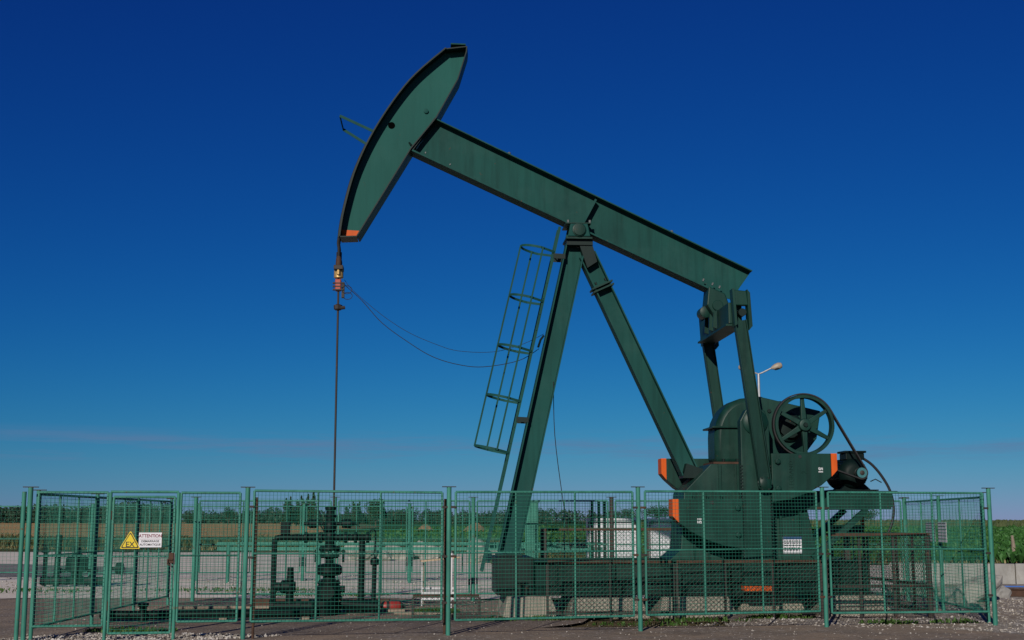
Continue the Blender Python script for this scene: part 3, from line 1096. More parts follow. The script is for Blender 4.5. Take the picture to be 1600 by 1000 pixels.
fl0 = (-6.56, 17.90)
fence_run('green mesh fence running back along the left side', [fl0, lerp2(fl0, LC, 0.36), lerp2(fl0, LC, 0.68), LC], 2.02, 1.97, 1.12, 0.16, 0.028, 2)
fr0 = (7.62, 20.95)
fence_run('green mesh fence running back along the right side', [fr0, lerp2(fr0, RC, 0.5), RC], 2.05, 1.98, 1.12, 0.14, 0.03, 1)
rear = [(-6.45, 26.4)] + [(-6.45 + 2.83 * k, 26.4 + 0.03 * k) for k in range(1, 5)] + [RC]
fence_run('green mesh fence across the rear of the enclosure', rear, 2.07, 2.0, 1.12, 0.14, 0.042, 2, wr=0.0024, darkposts=(3,))
far = [(-26 + 2.9 * k, 35.6 - 0.02 * k) for k in range(0, 10)]
fence_run('second green mesh fence farther back across the yard', far, 2.05, 1.98, 1.1, 0.2, 0.045, 1, wr=0.0028, pitch=0.104)
# wide low rail barrier in front of the far fence
br = empty('guard_rail', (-7.5, 34.4, 0))
for k in range(5):
    MB().tube([(k * 2.4, 0, -0.1), (k * 2.4, 0, 1.0)], 0.045, 10).build('rail_post', 'fence', br, True)
for z in (0.99, 0.86):
    MB().bar((-0.3, 0, z), (9.9, 0, z), 0.05, 0.085).build('rail', 'fence', br)
tag(br, 'thick green double guard rail behind the rear fence', 'barrier')
# wide green cabinet post behind the leg
cp = empty('green_cabinet', (0.42, 27.6, 0))
MB().bb((-0.14, 0, 0), (0.14, 0.3, 1.98)).build('housing', 'fence', cp, bevel=0.01)
MB().bb((-0.17, -0.03, 1.985), (0.17, 0.33, 2.02)).build('lid', 'fence', cp)
MB().bb((-0.115, -0.016, 0.4), (0.115, -0.002, 1.85)).build('door', 'fence', cp)
MB().bar((-0.9, 0.12, 1.08), (1.2, 0.12, 1.08), 0.08, 0.12).build('cross_rail', 'fence', cp)
tag(cp, 'narrow green cabinet just right of the front leg', 'cabinet')
# two thin dark masts
dm = empty('pipe_mast', (1.83, 27.3, 0))
for x in (-0.14, 0.0, 0.12):
    MB().tube([(x, 0, -0.05), (x, 0, 2.03)], 0.03, 8).build('pipe', 'deep', dm, True)
MB().bar((-0.2, 0, 0.5), (0.2, 0, 0.5), 0.08, 0.05).build('tie', 'deep', dm)
tag(dm, 'three dark upright pipes standing before the white trailer', 'pipe')

# sheets on the right side fence
sdir = Vector((RC[0] - fr0[0], RC[1] - fr0[1], 0)).normalized()
for (t, w_, h_, mat, lab, ln) in ((0.43, 0.62, 0.36, 'signwhite', 'white sheet of notices on the right side fence', 6), (0.585, 0.75, 0.36, 'signgrey', 'grey faded notice sheet on the right side fence, left of the white one', 7)):
    q = Vector((fr0[0], fr0[1], 0)) + sdir * (5.77 * t)
    e = empty('notice_sign', (q.x - 0.06, q.y, 1.40), math.atan2(sdir.y, sdir.x) - PI)
    paper('sheet', e, w_, h_, False, ln, mat)
    tag(e, lab, 'sign')

# ------------------------------------------------------------------ pumpjack (local frame: x along the beam to the tail, y away from the camera, z up)
PO = (1.21, 23.2, 0.0)
PA = R(4.0)
pj = empty('pumpjack', PO, PA)
tag(pj, 'tall dark green oil pumpjack with walking beam and orange marks', 'pumpjack')


def pw(u, v, z=0.0):
    return (PO[0] + u * math.cos(PA) - v * math.sin(PA), PO[1] + u * math.sin(PA) + v * math.cos(PA), z)


def catmull(pts, sub=5):
    out = []
    n = len(pts)
    for i in range(n - 1):
        p0, p1, p2, p3 = pts[max(0, i - 1)], pts[i], pts[i + 1], pts[min(n - 1, i + 2)]
        for j in range(sub):
            t = j / sub
            out.append(tuple(0.5 * (2 * b + (c - a) * t + (2 * a - 5 * b + 4 * c - d) * t * t + (-a + 3 * b - 3 * c + d) * t ** 3) for a, b, c, d in zip(p0, p1, p2, p3)))
    out.append(pts[-1])
    return out


# --- horse head
front = [(-2.53, 10.25), (-3.18, 9.60), (-3.73, 8.74), (-4.09, 7.91), (-4.28, 7.12), (-4.345, 6.60)]
front = catmull(front, 6)
rearp = [(-4.04, 6.62), (-3.12, 8.30), (-2.68, 8.90), (-2.30, 9.66), (-2.155, 10.20), (-2.16, 10.31)]
outline = front + rearp
hw = 0.24
hh_ = MB().prism(outline, -0.02, 0.02).build('horse_head', 'headpaint', pj)


def strip(pts, half, th, closed=False):
    """flange following a polyline in (x,z), width 2*half along y, thickness th outward"""
    mb = MB()
    n = len(pts)
    outp = []
    for i in range(n):
        a, b = Vector(pts[max(0, i - 1)]), Vector(pts[min(n - 1, i + 1)])
        t = (b - a).normalized()
        nn = Vector((t.y, -t.x))
        outp.append((pts[i][0] - nn.x * th, pts[i][1] - nn.y * th))
    vs = []
    for (p, q) in zip(pts, outp):
        vs += [(p[0], -half, p[1]), (p[0], half, p[1]), (q[0], half, q[1]), (q[0], -half, q[1])]
    fs = [(3, 2, 1, 0), tuple(4 * (n - 1) + k for k in range(4))]
    for i in range(n - 1):
        o = 4 * i
        for k in range(4):
            k2 = (k + 1) % 4
            fs.append((o + k, o + k2, o + 4 + k2, o + 4 + k))
    return mb.add(vs, fs)


strip(front[::-1], hw, 0.025).build('front_flange', 'deep', hh_)  # all head flanges are coloured darker than the head plate
strip([front[0], (-2.16, 10.31)][::-1], hw, 0.02).build('top_flange', 'deep', hh_)
rp = [(-2.15, 10.31), (-2.155, 10.20), (-2.30, 9.66), (-2.68, 8.90), (-3.12, 8.30), (-4.04, 6.62)]
vs, fs = [], []
for i, p in enumerate(rp):
    a, b = Vector(rp[max(0, i - 1)]), Vector(rp[min(len(rp) - 1, i + 1)])
    t = (b - a).normalized()
    nn = Vector((-t.y, t.x))
    for (yy, dd) in ((-hw, -0.012), (hw, 0.018), (hw, 0.038), (-hw, 0.008)):
        vs.append((p[0] + nn.x * dd, yy, p[1] + nn.y * dd))
for i in range(len(rp) - 1):
    for k in range(4):
        k2 = (k + 1) % 4
        fs.append((4 * i + k, 4 * i + k2, 4 * i + 4 + k2, 4 * i + 4 + k))
fs += [(3, 2, 1, 0), tuple(4 * (len(rp) - 1) + k for k in range(4))]
MB().add(vs, fs).build('rear_flange', 'deep', hh_)
strip([(-4.04, 6.62), (-4.345, 6.60)][::-1], hw, -0.02).build('bottom_flange', 'deep', hh_)
MB().prism([(-4.325, 6.615), (-4.06, 6.64), (-3.985, 6.755), (-4.335, 6.765)], -0.026, -0.0215).build('orange_mark', 'orange', hh_)
# grooves that hold the bridle, seen as two raised strips on the face
for s in (-1, 1):
    strip([(p[0], p[1]) for p in front[::-1]], 0.012, 0.05).build('rope_guide', 'deep', hh_).location = (0, s * 0.10, 0)
MB().lathe((-3.50, -0.0215, 8.78), (0, -1, 0), [(0, 0.066), (0.002, 0.066)], 18).build('lifting_hole_disc', 'hole', hh_)  # flat black disc: the hole's dark inside is painted, nothing is bored
MB().lathe((-2.87, -0.021, 9.08), (0, -1, 0), [(0, 0.045), (0.03, 0.045), (0.035, 0.03)], 14).build('boss', 'faded', hh_, True)
MB().tube([(-3.16, -0.03, 8.46), (-3.10, -0.12, 8.37), (-3.02, -0.14, 8.30)], 0.02, 6).build('shackle', 'deep', hh_, True)
MB().bb((-2.45, -0.2, 10.345), (-2.17, 0.2, 10.37)).build('top_plate', 'faded', hh_)
lo = MB()
lo.bar((-3.80, -0.16, 8.60), (-4.45, -0.16, 8.88), 0.012, 0.05)
lo.bar((-4.45, -0.155, 8.88), (-4.40, 0.155, 8.72), 0.012, 0.05)
lo.bar((-4.40, 0.16, 8.72), (-3.90, 0.16, 8.42), 0.012, 0.05)
lo.build('wire_line_guard', 'faded', hh_)

# --- walking beam (I section, pitched)
TL, TR, BL, BR = (-2.70, 8.885), (3.23, 6.225), (-3.06, 8.275), (2.80, 5.735)
wb = MB().prism([BL, BR, (2.90, 5.72), TR, TL], -0.012, 0.012).build('walking_beam', 'faded', pj)
bw = 0.20


def slab(p, q, half, th):
    p, q = Vector(p), Vector(q)
    t = (q - p).normalized()
    n = Vector((-t.y, t.x)) * th
    return MB().prism([tuple(p), tuple(q), tuple(q + n), tuple(p + n)], -half, half)


slab((-2.72, 8.894), (3.235, 6.223), bw, 0.02).build('top_flange', 'faded', wb)
slab((-3.10, 8.29), (2.64, 5.808), bw, -0.03).build('bottom_flange', 'faded', wb)
MB().prism([(2.885, 5.715), (3.235, 6.22), (3.215, 6.225), (2.865, 5.72)], -0.03, 0.03).build('end_plate', 'faded', wb)
MB().prism([(-3.115, 8.295), (-2.715, 8.90), (-2.68, 8.885), (-3.08, 8.28)], -0.20, 0.20).build('head_plate', 'deep', wb)
for s in (-1, 1):
    MB().prism([(0.03, 6.965), (0.07, 6.945), (0.335, 7.47), (0.30, 7.49)], *( (-0.19, -0.013) if s < 0 else (0.013, 0.19))).build('stiffener', 'faded', wb)
for (u, z) in ((-1.32, 8.285), (1.74, 6.91)):
    MB().lathe((u, -0.05, z), (0.4, 0, 0.9), [(0, .035), (.05, .035), (.07, .02)], 10).build('grease_nipple', 'bolt', wb, True)
for (u, z) in ((-2.86, 8.235), (-2.4, 8.03)):
    MB().lathe((u, -0.14, z), (0.4, 0, 0.9), [(0, .014), (.03, .014)], 6).build('bolt', 'bolt', wb)

piv = Vector((0, 0, 6.86))
tilt = Matrix.Translation(piv) @ Matrix.Rotation(R(1.25), 4, 'Y') @ Matrix.Translation(-piv)
hh_.matrix_basis = tilt
wb.matrix_basis = tilt

# --- centre bearing
cb = MB().lathe((0, -0.34, 6.86), (0, 1, 0), [(0, .10), (.01, .125), (.67, .125), (.68, .10)], 24).build('centre_bearing', 'green', pj, True)
MB().bb((-0.24, -0.30, 6.70), (0.24, 0.30, 6.735)).build('base_plate', 'green', cb)
for s in (-1, 1):
    MB().prism([(-0.21, 6.74), (0.21, 6.74), (0.16, 6.98), (-0.16, 6.98)], s * 0.26 - 0.05, s * 0.26 + 0.05).build('bearing_block', 'faded', cb, bevel=0.02)
MB().lathe((0, -0.345, 6.86), (0, -1, 0), [(0, .11), (.012, .105), (.016, .06)], 20).build('bearing_cap', 'green', cb, True)
MB().bb((-0.25, -0.30, 6.982), (0.22, 0.30, 7.002)).build('top_plate', 'green', cb)
for (u, v) in ((-0.2, -0.27), (0.2, -0.27), (-0.2, 0.27), (0.2, 0.27)):
    MB().lathe((u, v, 7.003), (0, 0, 1), [(0, .022), (.05, .022)], 6).build('bolt', 'bolt', cb)


# --- samson post legs: I sections with the web facing the camera
def leg(name, p0, p1, width, fl, mat, v=0.0):
    p0, p1 = Vector(p0), Vector(p1)
    t = (p1 - p0).normalized()
    n = Vector((t.y, -t.x)) * (width / 2)
    o = MB().prism([tuple(p0 - n), tuple(p0 + n), tuple(p1 + n), tuple(p1 - n)], v - 0.012, v + 0.012).build(name, mat, pj)
    for s in (-1, 1):
        e = n * s
        e2 = n * (s * (1 + 0.044 / width))
        MB().prism([tuple(p0 + e), tuple(p0 + e2), tuple(p1 + e2), tuple(p1 + e)], v - fl, v + fl).build('flange', mat, o)
    return o, t


l1, t1 = leg('front_leg', (-1.285, 1.02), (-0.045, 6.60), 0.32, 0.17, 'faded')
l2, t2 = leg('rear_leg', (2.02, 2.42), (0.17, 6.45), 0.27, 0.15, 'faded')
MB().bb((-0.22, -0.22, 6.60), (0.26, 0.22, 6.695)).build('head_block', 'deep', l1)
MB().prism([(0.02, 6.6), (0.26, 6.6), (0.34, 6.30), (0.16, 6.18)], -0.19, 0.19).build('joint_block', 'deep', l2)
jz = Vector((0.17, 6.45)) - t2 * 0.62
for k, dz in enumerate((0.0, 0.05)):
    c = jz - t2 * dz * 1.3
    n = Vector((t2.y, -t2.x)) * 0.205
    MB().prism([tuple(c - n), tuple(c + n), tuple(c + n - t2 * 0.03), tuple(c - n - t2 * 0.03)], -0.19, 0.19).build('splice_plate', 'green', l2)
for s in (-0.6, 0.6):
    c = jz + Vector((t2.y, -t2.x)) * 0.16 * s + t2 * 0.03
    MB().lathe((c.x, -0.14, c.y), (t2.x, 0, t2.y), [(0, .022), (.05, .022)], 6).build('bolt', 'deep', l2)
MB().prism([(1.85, 2.36), (2.28, 2.36), (2.22, 2.52), (1.92, 2.62)], -0.2, 0.2).build('foot_block', 'deep', l2)
MB().bb((-1.5, -0.24, 0.982), (-1.05, 0.24, 1.02)).build('foot_plate', 'deep', l1)

# --- ladder with safety cage
lt, lb = Vector((-0.34, 6.95)), Vector((-1.755, 0.72))
ld = (lt - lb).normalized()
lad = MB()
lad.bar((lb.x, -0.15, lb.y), (lt.x, -0.15, lt.y), 0.03, 0.05, (1, 0, 0))
ladder = lad.build('ladder', 'faded', pj)
MB().bar((lb.x, 0.15, lb.y), (lt.x, 0.15, lt.y), 0.03, 0.05, (1, 0, 0)).build('rail', 'faded', ladder)
Ln = (lt - lb).length
rung = MB().tube([(0, -0.165, 0), (0, 0.165, 0)], 0.012, 6).mesh('rung', 'faded')
for k in range(20):
    p = lb + ld * (0.2 + k * 0.3)
    if (p - lb).length > Ln:
        break
    o = bpy.data.objects.new('rung', rung)
    o.location = (p.x, 0, p.y)
    col.objects.link(o)
    o.parent = ladder
out = Vector((-ld.y, ld.x))          # away from the leg, to the left
RD, RWID = 0.62, 0.31
hoops = []
for z in (6.47, 5.55, 4.63, 3.72, 2.80):
    p = lb + ld * ((z - lb.y) / ld.y)
    pts = []
    for k in range(15):
        a = -PI / 2 + PI * k / 14
        pts.append((p + out * (RD * (0.42 + 0.58 * math.cos(a)) if abs(math.cos(a)) > 1e-6 else RD * 0.42), RWID * math.sin(a)))
    full = [(p, -0.18)] + pts + [(p, 0.18)]
    pts3 = [(q.x, v, q.y) for q, v in full]
    # flat strap hoop
    mb = MB()
    hgt = Vector((ld.x, 0, ld.y)) * 0.022
    vs = []
    for q in pts3:
        q = Vector(q)
        vs += [q - hgt, q + hgt]
    # give it thickness
    n = len(pts3)
    inn = []
    cen = Vector(((p + out * RD * 0.45).x, 0, (p + out * RD * 0.45).y))
    for q in pts3:
        q = Vector(q)
        dd = (cen - q).normalized() * 0.008
        inn += [q + dd - hgt, q + dd + hgt]
    vs += inn
    fs = []
    for i in range(n - 1):
        a, b, c, d_ = 2 * i, 2 * i + 1, 2 * i + 3, 2 * i + 2
        fs.append((a, d_, c, b))
        a2, b2, c2, d2 = [x + 2 * n for x in (a, b, c, d_)]
        fs.append((a2, b2, c2, d2))
        fs.append((b, c, c2, b2))
        fs.append((a, a2, d2, d_))
    mb.add(vs, fs)
    mb.build('cage_hoop', 'faded', ladder)
for (f_, v) in ((1.0, 0.0), (0.62, 0.272), (0.36, -0.308)):
    o_ = out * (RD * f_)
    pa = lb + ld * ((2.79 - lb.y) / ld.y) + o_
    pb = lb + ld * ((6.49 - lb.y) / ld.y) + o_
    MB().bar((pa.x, v, pa.y), (pb.x, v, pb.y), 0.012, 0.032, (1, 0, 0)).build('cage_bar', 'faded', ladder)
for z in (6.40, 3.40):
    p = lb + ld * ((z - lb.y) / ld.y)
    MB().bar((p.x, -0.17, p.y), (p.x + 0.22, -0.17, p.y - 0.01), 0.02, 0.09).build('bracket', 'deep', ladder)
    MB().bar((p.x, 0.17, p.y), (p.x + 0.22, 0.17, p.y - 0.01), 0.02, 0.09).build('bracket', 'deep', ladder)

# --- equaliser, tail bearing and pitman arms
tb = MB().prism([(2.40, 5.86), (2.70, 5.73), (2.78, 5.50), (2.66, 5.30), (2.50, 5.30), (2.36, 5.52)], -0.22, 0.22).build('tail_bearing', 'green', pj, bevel=0.02)
MB().lathe((2.55, -0.26, 5.50), (0, 1, 0), [(0, .09), (.01, .10), (.51, .10), (.52, .09)], 20).build('pin', 'green', tb, True)
MB().lathe((2.38, -0.02, 5.42), (0, 1, 0), [(0, .09), (.01, .11), (.31, .11), (.32, .09)], 18).build('housing', 'green', tb, True)
for (u, v) in ((2.30, -.17), (2.47, -.17), (2.60, -.17), (2.82, -.17)):
    z = 5.815 - (u - 2.64) * 0.43
    MB().lathe((u, v, z), (0.4, 0, 0.9), [(0, .018), (.05, .018)], 6).build('bolt', 'bolt', tb)
eq = MB()
eq.add([(2.52, -1.17, 5.40), (2.76, -1.17, 5.40), (2.76, 1.17, 5.40), (2.52, 1.17, 5.40), (2.52, -1.17, 5.02), (2.76, -1.17, 5.02), (2.76, 1.17, 5.02), (2.52, 1.17, 5.02)],
       [(0, 1, 2, 3), (7, 6, 5, 4), (0, 4, 5, 1), (1, 5, 6, 2), (2, 6, 7, 3), (3, 7, 4, 0)])
eqo = eq.build('equaliser', 'green', pj, bevel=0.015)
MB().bb((2.47, -1.16, 4.985), (2.81, 1.16, 5.017)).build('bottom_plate', 'green', eqo)
for v in (-0.35, 0.35, -0.03):
    MB().prism([(2.50, 5.05), (2.42, 5.08), (2.44, 5.36), (2.50, 5.39)], v - 0.02, v + 0.02).build('gusset', 'green', eqo)
for s in (-1, 1):
    v0 = s * 1.28
    pm = MB()
    a, b = Vector((2.69, 5.06)), Vector((3.05, 2.20))
    t = (b - a).normalized()
    n = Vector((t.y, -t.x)) * 0.092
    pm.prism([tuple(a - n), tuple(a + n), tuple(b + n), tuple(b - n)], v0 - 0.006, v0 + 0.006)
    po = pm.build('pitman_arm', 'green', pj)
    for q in (-1, 1):
        e, e2 = n * q, n * (q * 1.16)
        MB().prism([tuple(a + e), tuple(a + e2), tuple(b + e2), tuple(b + e)], v0 - 0.07, v0 + 0.07).build('flange', 'green', po)
    # forked head that holds the equaliser end
    MB().prism([(2.58, 5.60), (2.81, 5.58), (2.84, 5.32), (2.60, 5.32)], v0 - 0.06, v0 + 0.06).build('fork_top', 'green', po, bevel=0.02)
    MB().prism([(2.545, 5.61), (2.585, 5.62), (2.625, 4.98), (2.58, 4.95)], v0 - 0.10, v0 + 0.10).build('fork_cheek', 'green', po)
    MB().prism([(2.81, 5.60), (2.86, 5.54), (2.89, 4.95), (2.83, 4.88)], v0 - 0.10, v0 + 0.10).build('fork_cheek', 'green', po)
    MB().lathe((2.73, s * 1.19, 5.20), (0, s, 0), [(0, .07), (.14, .07)], 14).build('equaliser_pin', 'deep', po, True)
    MB().lathe((3.05, v0 - s * 0.02, 2.23), (0, s, 0), [(0, .13), (.03, .13), (.05, .09), (.06, .05)], 22).build('crank_pin_bearing', 'green', po, True)
    for k in range(6):
        a_ = k * PI / 3
        MB().lathe((3.05 +   .11 * math.cos(a_), v0 + s * 0.0, 2.23 + .11 * math.sin(a_)), (0, s, 0), [(0, .018), (.03, .018)], 6).build('bolt', 'deep', po)


# --- cranks with counterweights
def weight(side, v, low, parent, k=1.0):
    """side +1 right lobe, -1 left lobe; flat edge towards the shaft"""
    x0 = 2.945 + side * 0.255
    tip = 2.945 + side * 1.485
    top = 1.965 if low else 2.755
    def X(d):
        return 2.945 + side * d * (k if d > 0.5 else 1.0)
    poly = [(X(.262), top), (X(1.375), top), (X(1.375), top - 0.40), (X(1.18), top - 0.55), (X(0.90), top - 0.69), (X(0.60), top - 0.79), (X(.262), top - 0.84)]
    if side > 0:
        poly = poly[::-1]
    o = MB().prism(poly, v - 0.17, v + 0.17).build('counterweight', 'green', parent, bevel=0.012)
    tipp = [(X(1.377), top + 0.002), (X(1.485), top + 0.002), (X(1.485), top - 0.285), (X(1.377), top - 0.395)]
    if side > 0:
        tipp = tipp[::-1]
    MB().prism(tipp, v - 0.172, v + 0.172).build('orange_end', 'orange', o)
    MB().lathe((X(0.80), v - 0.172, top - 0.055), (0, -1, 0), [(0, .03), (.004, .03)], 12).build('bolt_hole_disc', 'black', o)  # black disc on the face paints the shade inside a bolt hole
    MB().lathe((X(0.36), v - 0.172, top - 0.60), (0, -1, 0), [(0, .05), (.05, .05), (.06, .03)], 6).build('bolt', 'green', o)
    MB().lathe((X(0.36), v - 0.172, top - 0.14), (0, -1, 0), [(0, .05), (.05, .05), (.06, .03)], 6).build('bolt', 'green', o)
    if v < 0:
        if side > 0:
            t1_ = text_mesh('cast_lettering', 'LEGRAND', 0.105, 'green', (X(0.63), v - 0.174, top - 0.36), (0, 0, 0), o, 0.006)
            t1_.rotation_euler = (Matrix.Rotation(R(-90), 4, 'Y') @ Matrix.Rotation(R(90), 4, 'X')).to_euler()
            t2_ = text_mesh('cast_number', '2', 0.13, 'green', (X(0.87), v - 0.174, top - 0.32), (0, 0, 0), o, 0.006)
            t2_.rotation_euler = (Matrix.Rotation(R(-90), 4, 'Y') @ Matrix.Rotation(R(90), 4, 'X')).to_euler()
        t3 = text_mesh('painted_number', '51', 0.10, 'signgrey', (X(1.17) if side > 0 else X(1.02), v - 0.1725, top - (0.29 if side > 0 else 0.36)), (0, 0, 0), o, 0.0008, bold=0.006)
        t3.rotation_euler = (Matrix.Rotation(R(90 if side > 0 else -90), 4, 'Y') @ Matrix.Rotation(R(90), 4, 'X')).to_euler()
    return o


for s in (-1, 1):
    v = s * 1.0
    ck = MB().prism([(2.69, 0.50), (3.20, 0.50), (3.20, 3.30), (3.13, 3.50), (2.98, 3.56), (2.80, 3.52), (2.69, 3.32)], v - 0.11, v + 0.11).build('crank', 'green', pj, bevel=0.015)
    MB().bb((2.685, v - 0.113, 0.415), (3.205, v + 0.113, 0.498)).build('orange_end', 'orange', ck)
    MB().lathe((2.95, v - s * 0.02, 3.30), (0, s, 0), [(0, .22), (.16, .22), (.18, .19), (.20, .08)], 26).build('shaft_hub', 'green', ck, True)
    for x in (2.69, 3.20):
        mb = MB()
        for k in range(30):
            z = 0.9 + k * 0.056
            mb.bb((x - 0.026, v - 0.118, z), (x + 0.026, v - 0.1105 if s < 0 else v + 0.118, z + 0.028))
        mb.build('rack', 'deep', ck)['kind'] = 'stuff'
    if s < 0:
        weight(1, v, False, ck, 0.955)
        weight(-1, v, True, ck)
    else:
        weight(-1, v, False, ck, 0.87)
        weight(1, v, True, ck, 0.87)

# --- gearbox on its pedestal
prof = [(2.42, 2.60), (2.42, 3.10)]
for k in range(1, 9):
    a = PI - PI / 2 * k / 8
    prof.append((3.02 + 0.60 * math.cos(a), 3.10 + 0.70 * math.sin(a)))
prof += [(3.10, 3.81), (4.30, 3.53), (4.22, 3.10), (3.95, 2.72), (3.70, 2.60)]
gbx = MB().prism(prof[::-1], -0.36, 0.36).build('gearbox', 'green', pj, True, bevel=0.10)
MB().bb((2.36, -0.42, 3.245), (2.95, 0.42, 3.28)).build('seam_flange', 'green', gbx, bevel=0.01)
MB().bb((2.36, -0.42, 2.60), (3.9, 0.42, 2.64)).build('bottom_flange', 'rust', gbx)
MB().prism([(3.02, 3.79), (3.10, 3.835), (4.33, 3.555), (4.24, 3.06), (3.93, 2.67), (3.05, 2.67)][::-1], -0.47, 0.47).build('side_housing', 'green', gbx, bevel=0.02)
for (u, z) in ((3.25, 3.73), (3.6, 3.655), (3.95, 3.57)):
    MB().bb((u - .06, -.3, z + .04), (u + .06, -.18, z + .09)).build('lug', 'deep', gbx)
for (u, z) in ((3.38, 3.55), (3.32, 3.25), (3.34, 3.0)):
    MB().lathe((u, -0.472, z), (0, -1, 0), [(0, .035), (.03, .035)], 8).build('bolt', 'deep', gbx)
for v in (-0.37, 0.37):
    for u in (2.55, 2.80):
        MB().lathe((u, v, 2.645), (0, 0, 1), [(0, .03), (.05, .03)], 6).build('bolt', 'deep', gbx)
MB().lathe((3.72, -0.48, 3.26), (0, -1, 0), [(0, .26), (.05, .26), (.09, .2), (.16, .2), (.17, .09)], 24).build('brake_drum', 'deep', gbx, True)

pd = MB()
vs = []
for (z, u0, u1, hv) in ((0.925, 1.52, 4.30, 0.55), (1.10, 1.72, 4.15, 0.52), (2.10, 1.80, 3.95, 0.50), (2.60, 2.30, 3.90, 0.48)):
    vs += [(u0, -hv, z), (u1, -hv, z), (u1, hv, z), (u0, hv, z)]
fs = [(3, 2, 1, 0), (12, 13, 14, 15)]
for i in range(3):
    for k in range(4):
        fs.append((4 * i + k, 4 * i + (k + 1) % 4, 4 * i + 4 + (k + 1) % 4, 4 * i + 4 + k))
pd.add(vs, fs)
pdo = pd.build('pedestal', 'green', pj, bevel=0.015)
for u in (1.95, 2.2, 2.45, 3.5, 3.85):
    MB().bb((u - .012, -0.60, 0.94), (u + .012, -0.49, 2.05)).build('rib', 'green', pdo)
MB().bb((2.42, -0.53, 2.1), (2.47, -0.485, 2.59)).build('rib', 'green', pdo)
MB().bb((2.75, -0.53, 2.1), (2.80, -0.485, 2.59)).build('rib', 'green', pdo)

# --- flywheel sheave
FX, FZ, FV = 3.86, 3.26, -0.96
fw = MB().lathe((FX, FV - 0.085, FZ), (0, 1, 0), [(0, .478), (.0, .525), (.03, .534), (.14, .534), (.17, .525), (.17, .478), (0.0, .478)], 56, False).build('flywheel', 'green', pj, True)
for k in range(6):
    a = R(92) + k * PI / 3
    ca, sa = math.cos(a), math.sin(a)
    mb = MB()
    p0, p1 = Vector((FX + ca * 0.08, FV, FZ + sa * 0.08)), Vector((FX + ca * 0.485, FV, FZ + sa * 0.485))
    tn = Vector((-sa, 0, ca))
    vs = []
    for p, w_, d_ in ((p0, 0.046, 0.045), (p1, 0.030, 0.03)):
        for (x, y) in ((-1, -1), (1, -1), (1, 1), (-1, 1)):
            vs.append(p + tn * (x * w_) + Vector((0, y * d_, 0)))
    mb.add(vs, [(3, 2, 1, 0), (4, 5, 6, 7), (0, 1, 5, 4), (1, 2, 6, 5), (2, 3, 7, 6), (3, 0, 4, 7)])
    mb.build('spoke', 'green', fw, bevel=0.008)
MB().lathe((FX, FV - 0.11, FZ), (0, 1, 0), [(0, .07), (.01, .10), (.06, .115), (.22, .115), (.24, .07), (.60, .07)], 24).build('hub', 'green', fw, True)
MB().lathe((FX, FV - 0.14, FZ), (0, 1, 0), [(0, .035), (.04, .045)], 16).build('shaft_end', 'deep', fw, True)

# --- motor on its platform
MX, MZ = 4.85, 2.43
mo = MB().lathe((MX, -0.70, MZ), (0, 1, 0), [(0, .12), (.02, .19), (.10, .25), (.14, .265), (.66, .265), (.70, .28), (.86, .28), (.92, .22)], 28).build('motor', 'nearblack', pj, True)
for k in range(20):
    a = 2 * PI * k / 20
    MB().bar((MX + .262 * math.cos(a), -0.54, MZ + .262 * math.sin(a)), (MX + .262 * math.cos(a), -0.06, MZ + .262 * math.sin(a)), 0.03, 0.014, (-math.sin(a), 0, math.cos(a))).build('cooling_fin', 'nearblack', mo)
MB().bb((4.74, -0.52, 2.68), (5.08, -0.16, 2.80)).build('terminal_box', 'nearblack', mo, bevel=0.015)
MB().bb((4.71, -0.55, 2.802), (5.11, -0.13, 2.84)).build('box_lid', 'nearblack', mo, bevel=0.01)
MB().lathe((MX, -1.03, MZ), (0, 1, 0), [(0, .05), (.0, .088), (.012, .092), (.02, .088)], 26).build('sheave_face', 'teal', mo, True)
MB().lathe((MX, -1.009, MZ), (0, 1, 0), [(0, .098), (.01, .098), (.015, .085), (.085, .085), (.09, .098), (.10, .098)], 26).build('motor_sheave', 'nearblack', mo, True)
MB().lathe((MX, -1.045, MZ), (0, 1, 0), [(0, .025), (.01, .042), (.36, .042)], 16).build('shaft', 'brown', mo, True)
for v in (-0.5, -0.1):
    MB().prism([(4.62, 2.15), (5.16, 2.15), (5.05, 2.25), (4.73, 2.25)], v - .05, v + .05).build('foot', 'nearblack', mo)
MB().bb((4.50, -0.62, 2.128), (5.28, 0.10, 2.15)).build('slide_base', 'nearblack', mo)
MB().tube([(5.12, -0.66, 2.29), (5.20, -0.70, 2.33), (5.30, -0.72, 2.27)], 0.010, 6).build('adjuster_handle', 'nearblack', mo, True)
# belt: hull of the two sheaves
th = math.atan2(MZ - FZ, MX - FX)
Rb, rb = 0.540, 0.092
D = math.hypot(MX - FX, MZ - FZ)
ph = math.acos((Rb - rb) / D)
pts = []
for k in range(41):
    a = th + ph + (2 * PI - 2 * ph) * k / 40
    pts.append((FX + Rb * math.cos(a), FZ + Rb * math.sin(a)))
for k in range(13):
    a = th - ph + 2 * ph * k / 12
    pts.append((MX + rb * math.cos(a), MZ + rb * math.sin(a)))
mb = MB()
n = len(pts)
vs = []
for i in range(n):
    a, b = Vector(pts[i - 1]), Vector(pts[(i + 1) % n])
    t = (b - a).normalized()
    nn = Vector((t.y, -t.x)) * 0.022
    p = pts[i]
    vs += [(p[0], FV - .055, p[1]), (p[0], FV + .055, p[1]), (p[0] + nn.x, FV + .055, p[1] + nn.y), (p[0] + nn.x, FV - .055, p[1] + nn.y)]
fs = []
for i in range(n):
    j = (i + 1) % n
    for k in range(4):
        k2 = (k + 1) % 4
        fs.append((4 * i + k, 4 * j + k, 4 * j + k2, 4 * i + k2))
mb.add(vs, fs)
mb.build('drive_belt', 'black', pj)
pl = MB().bb((3.0, -0.62, 2.095), (5.62, 0.62, 2.125)).build('motor_platform', 'deep', pj)
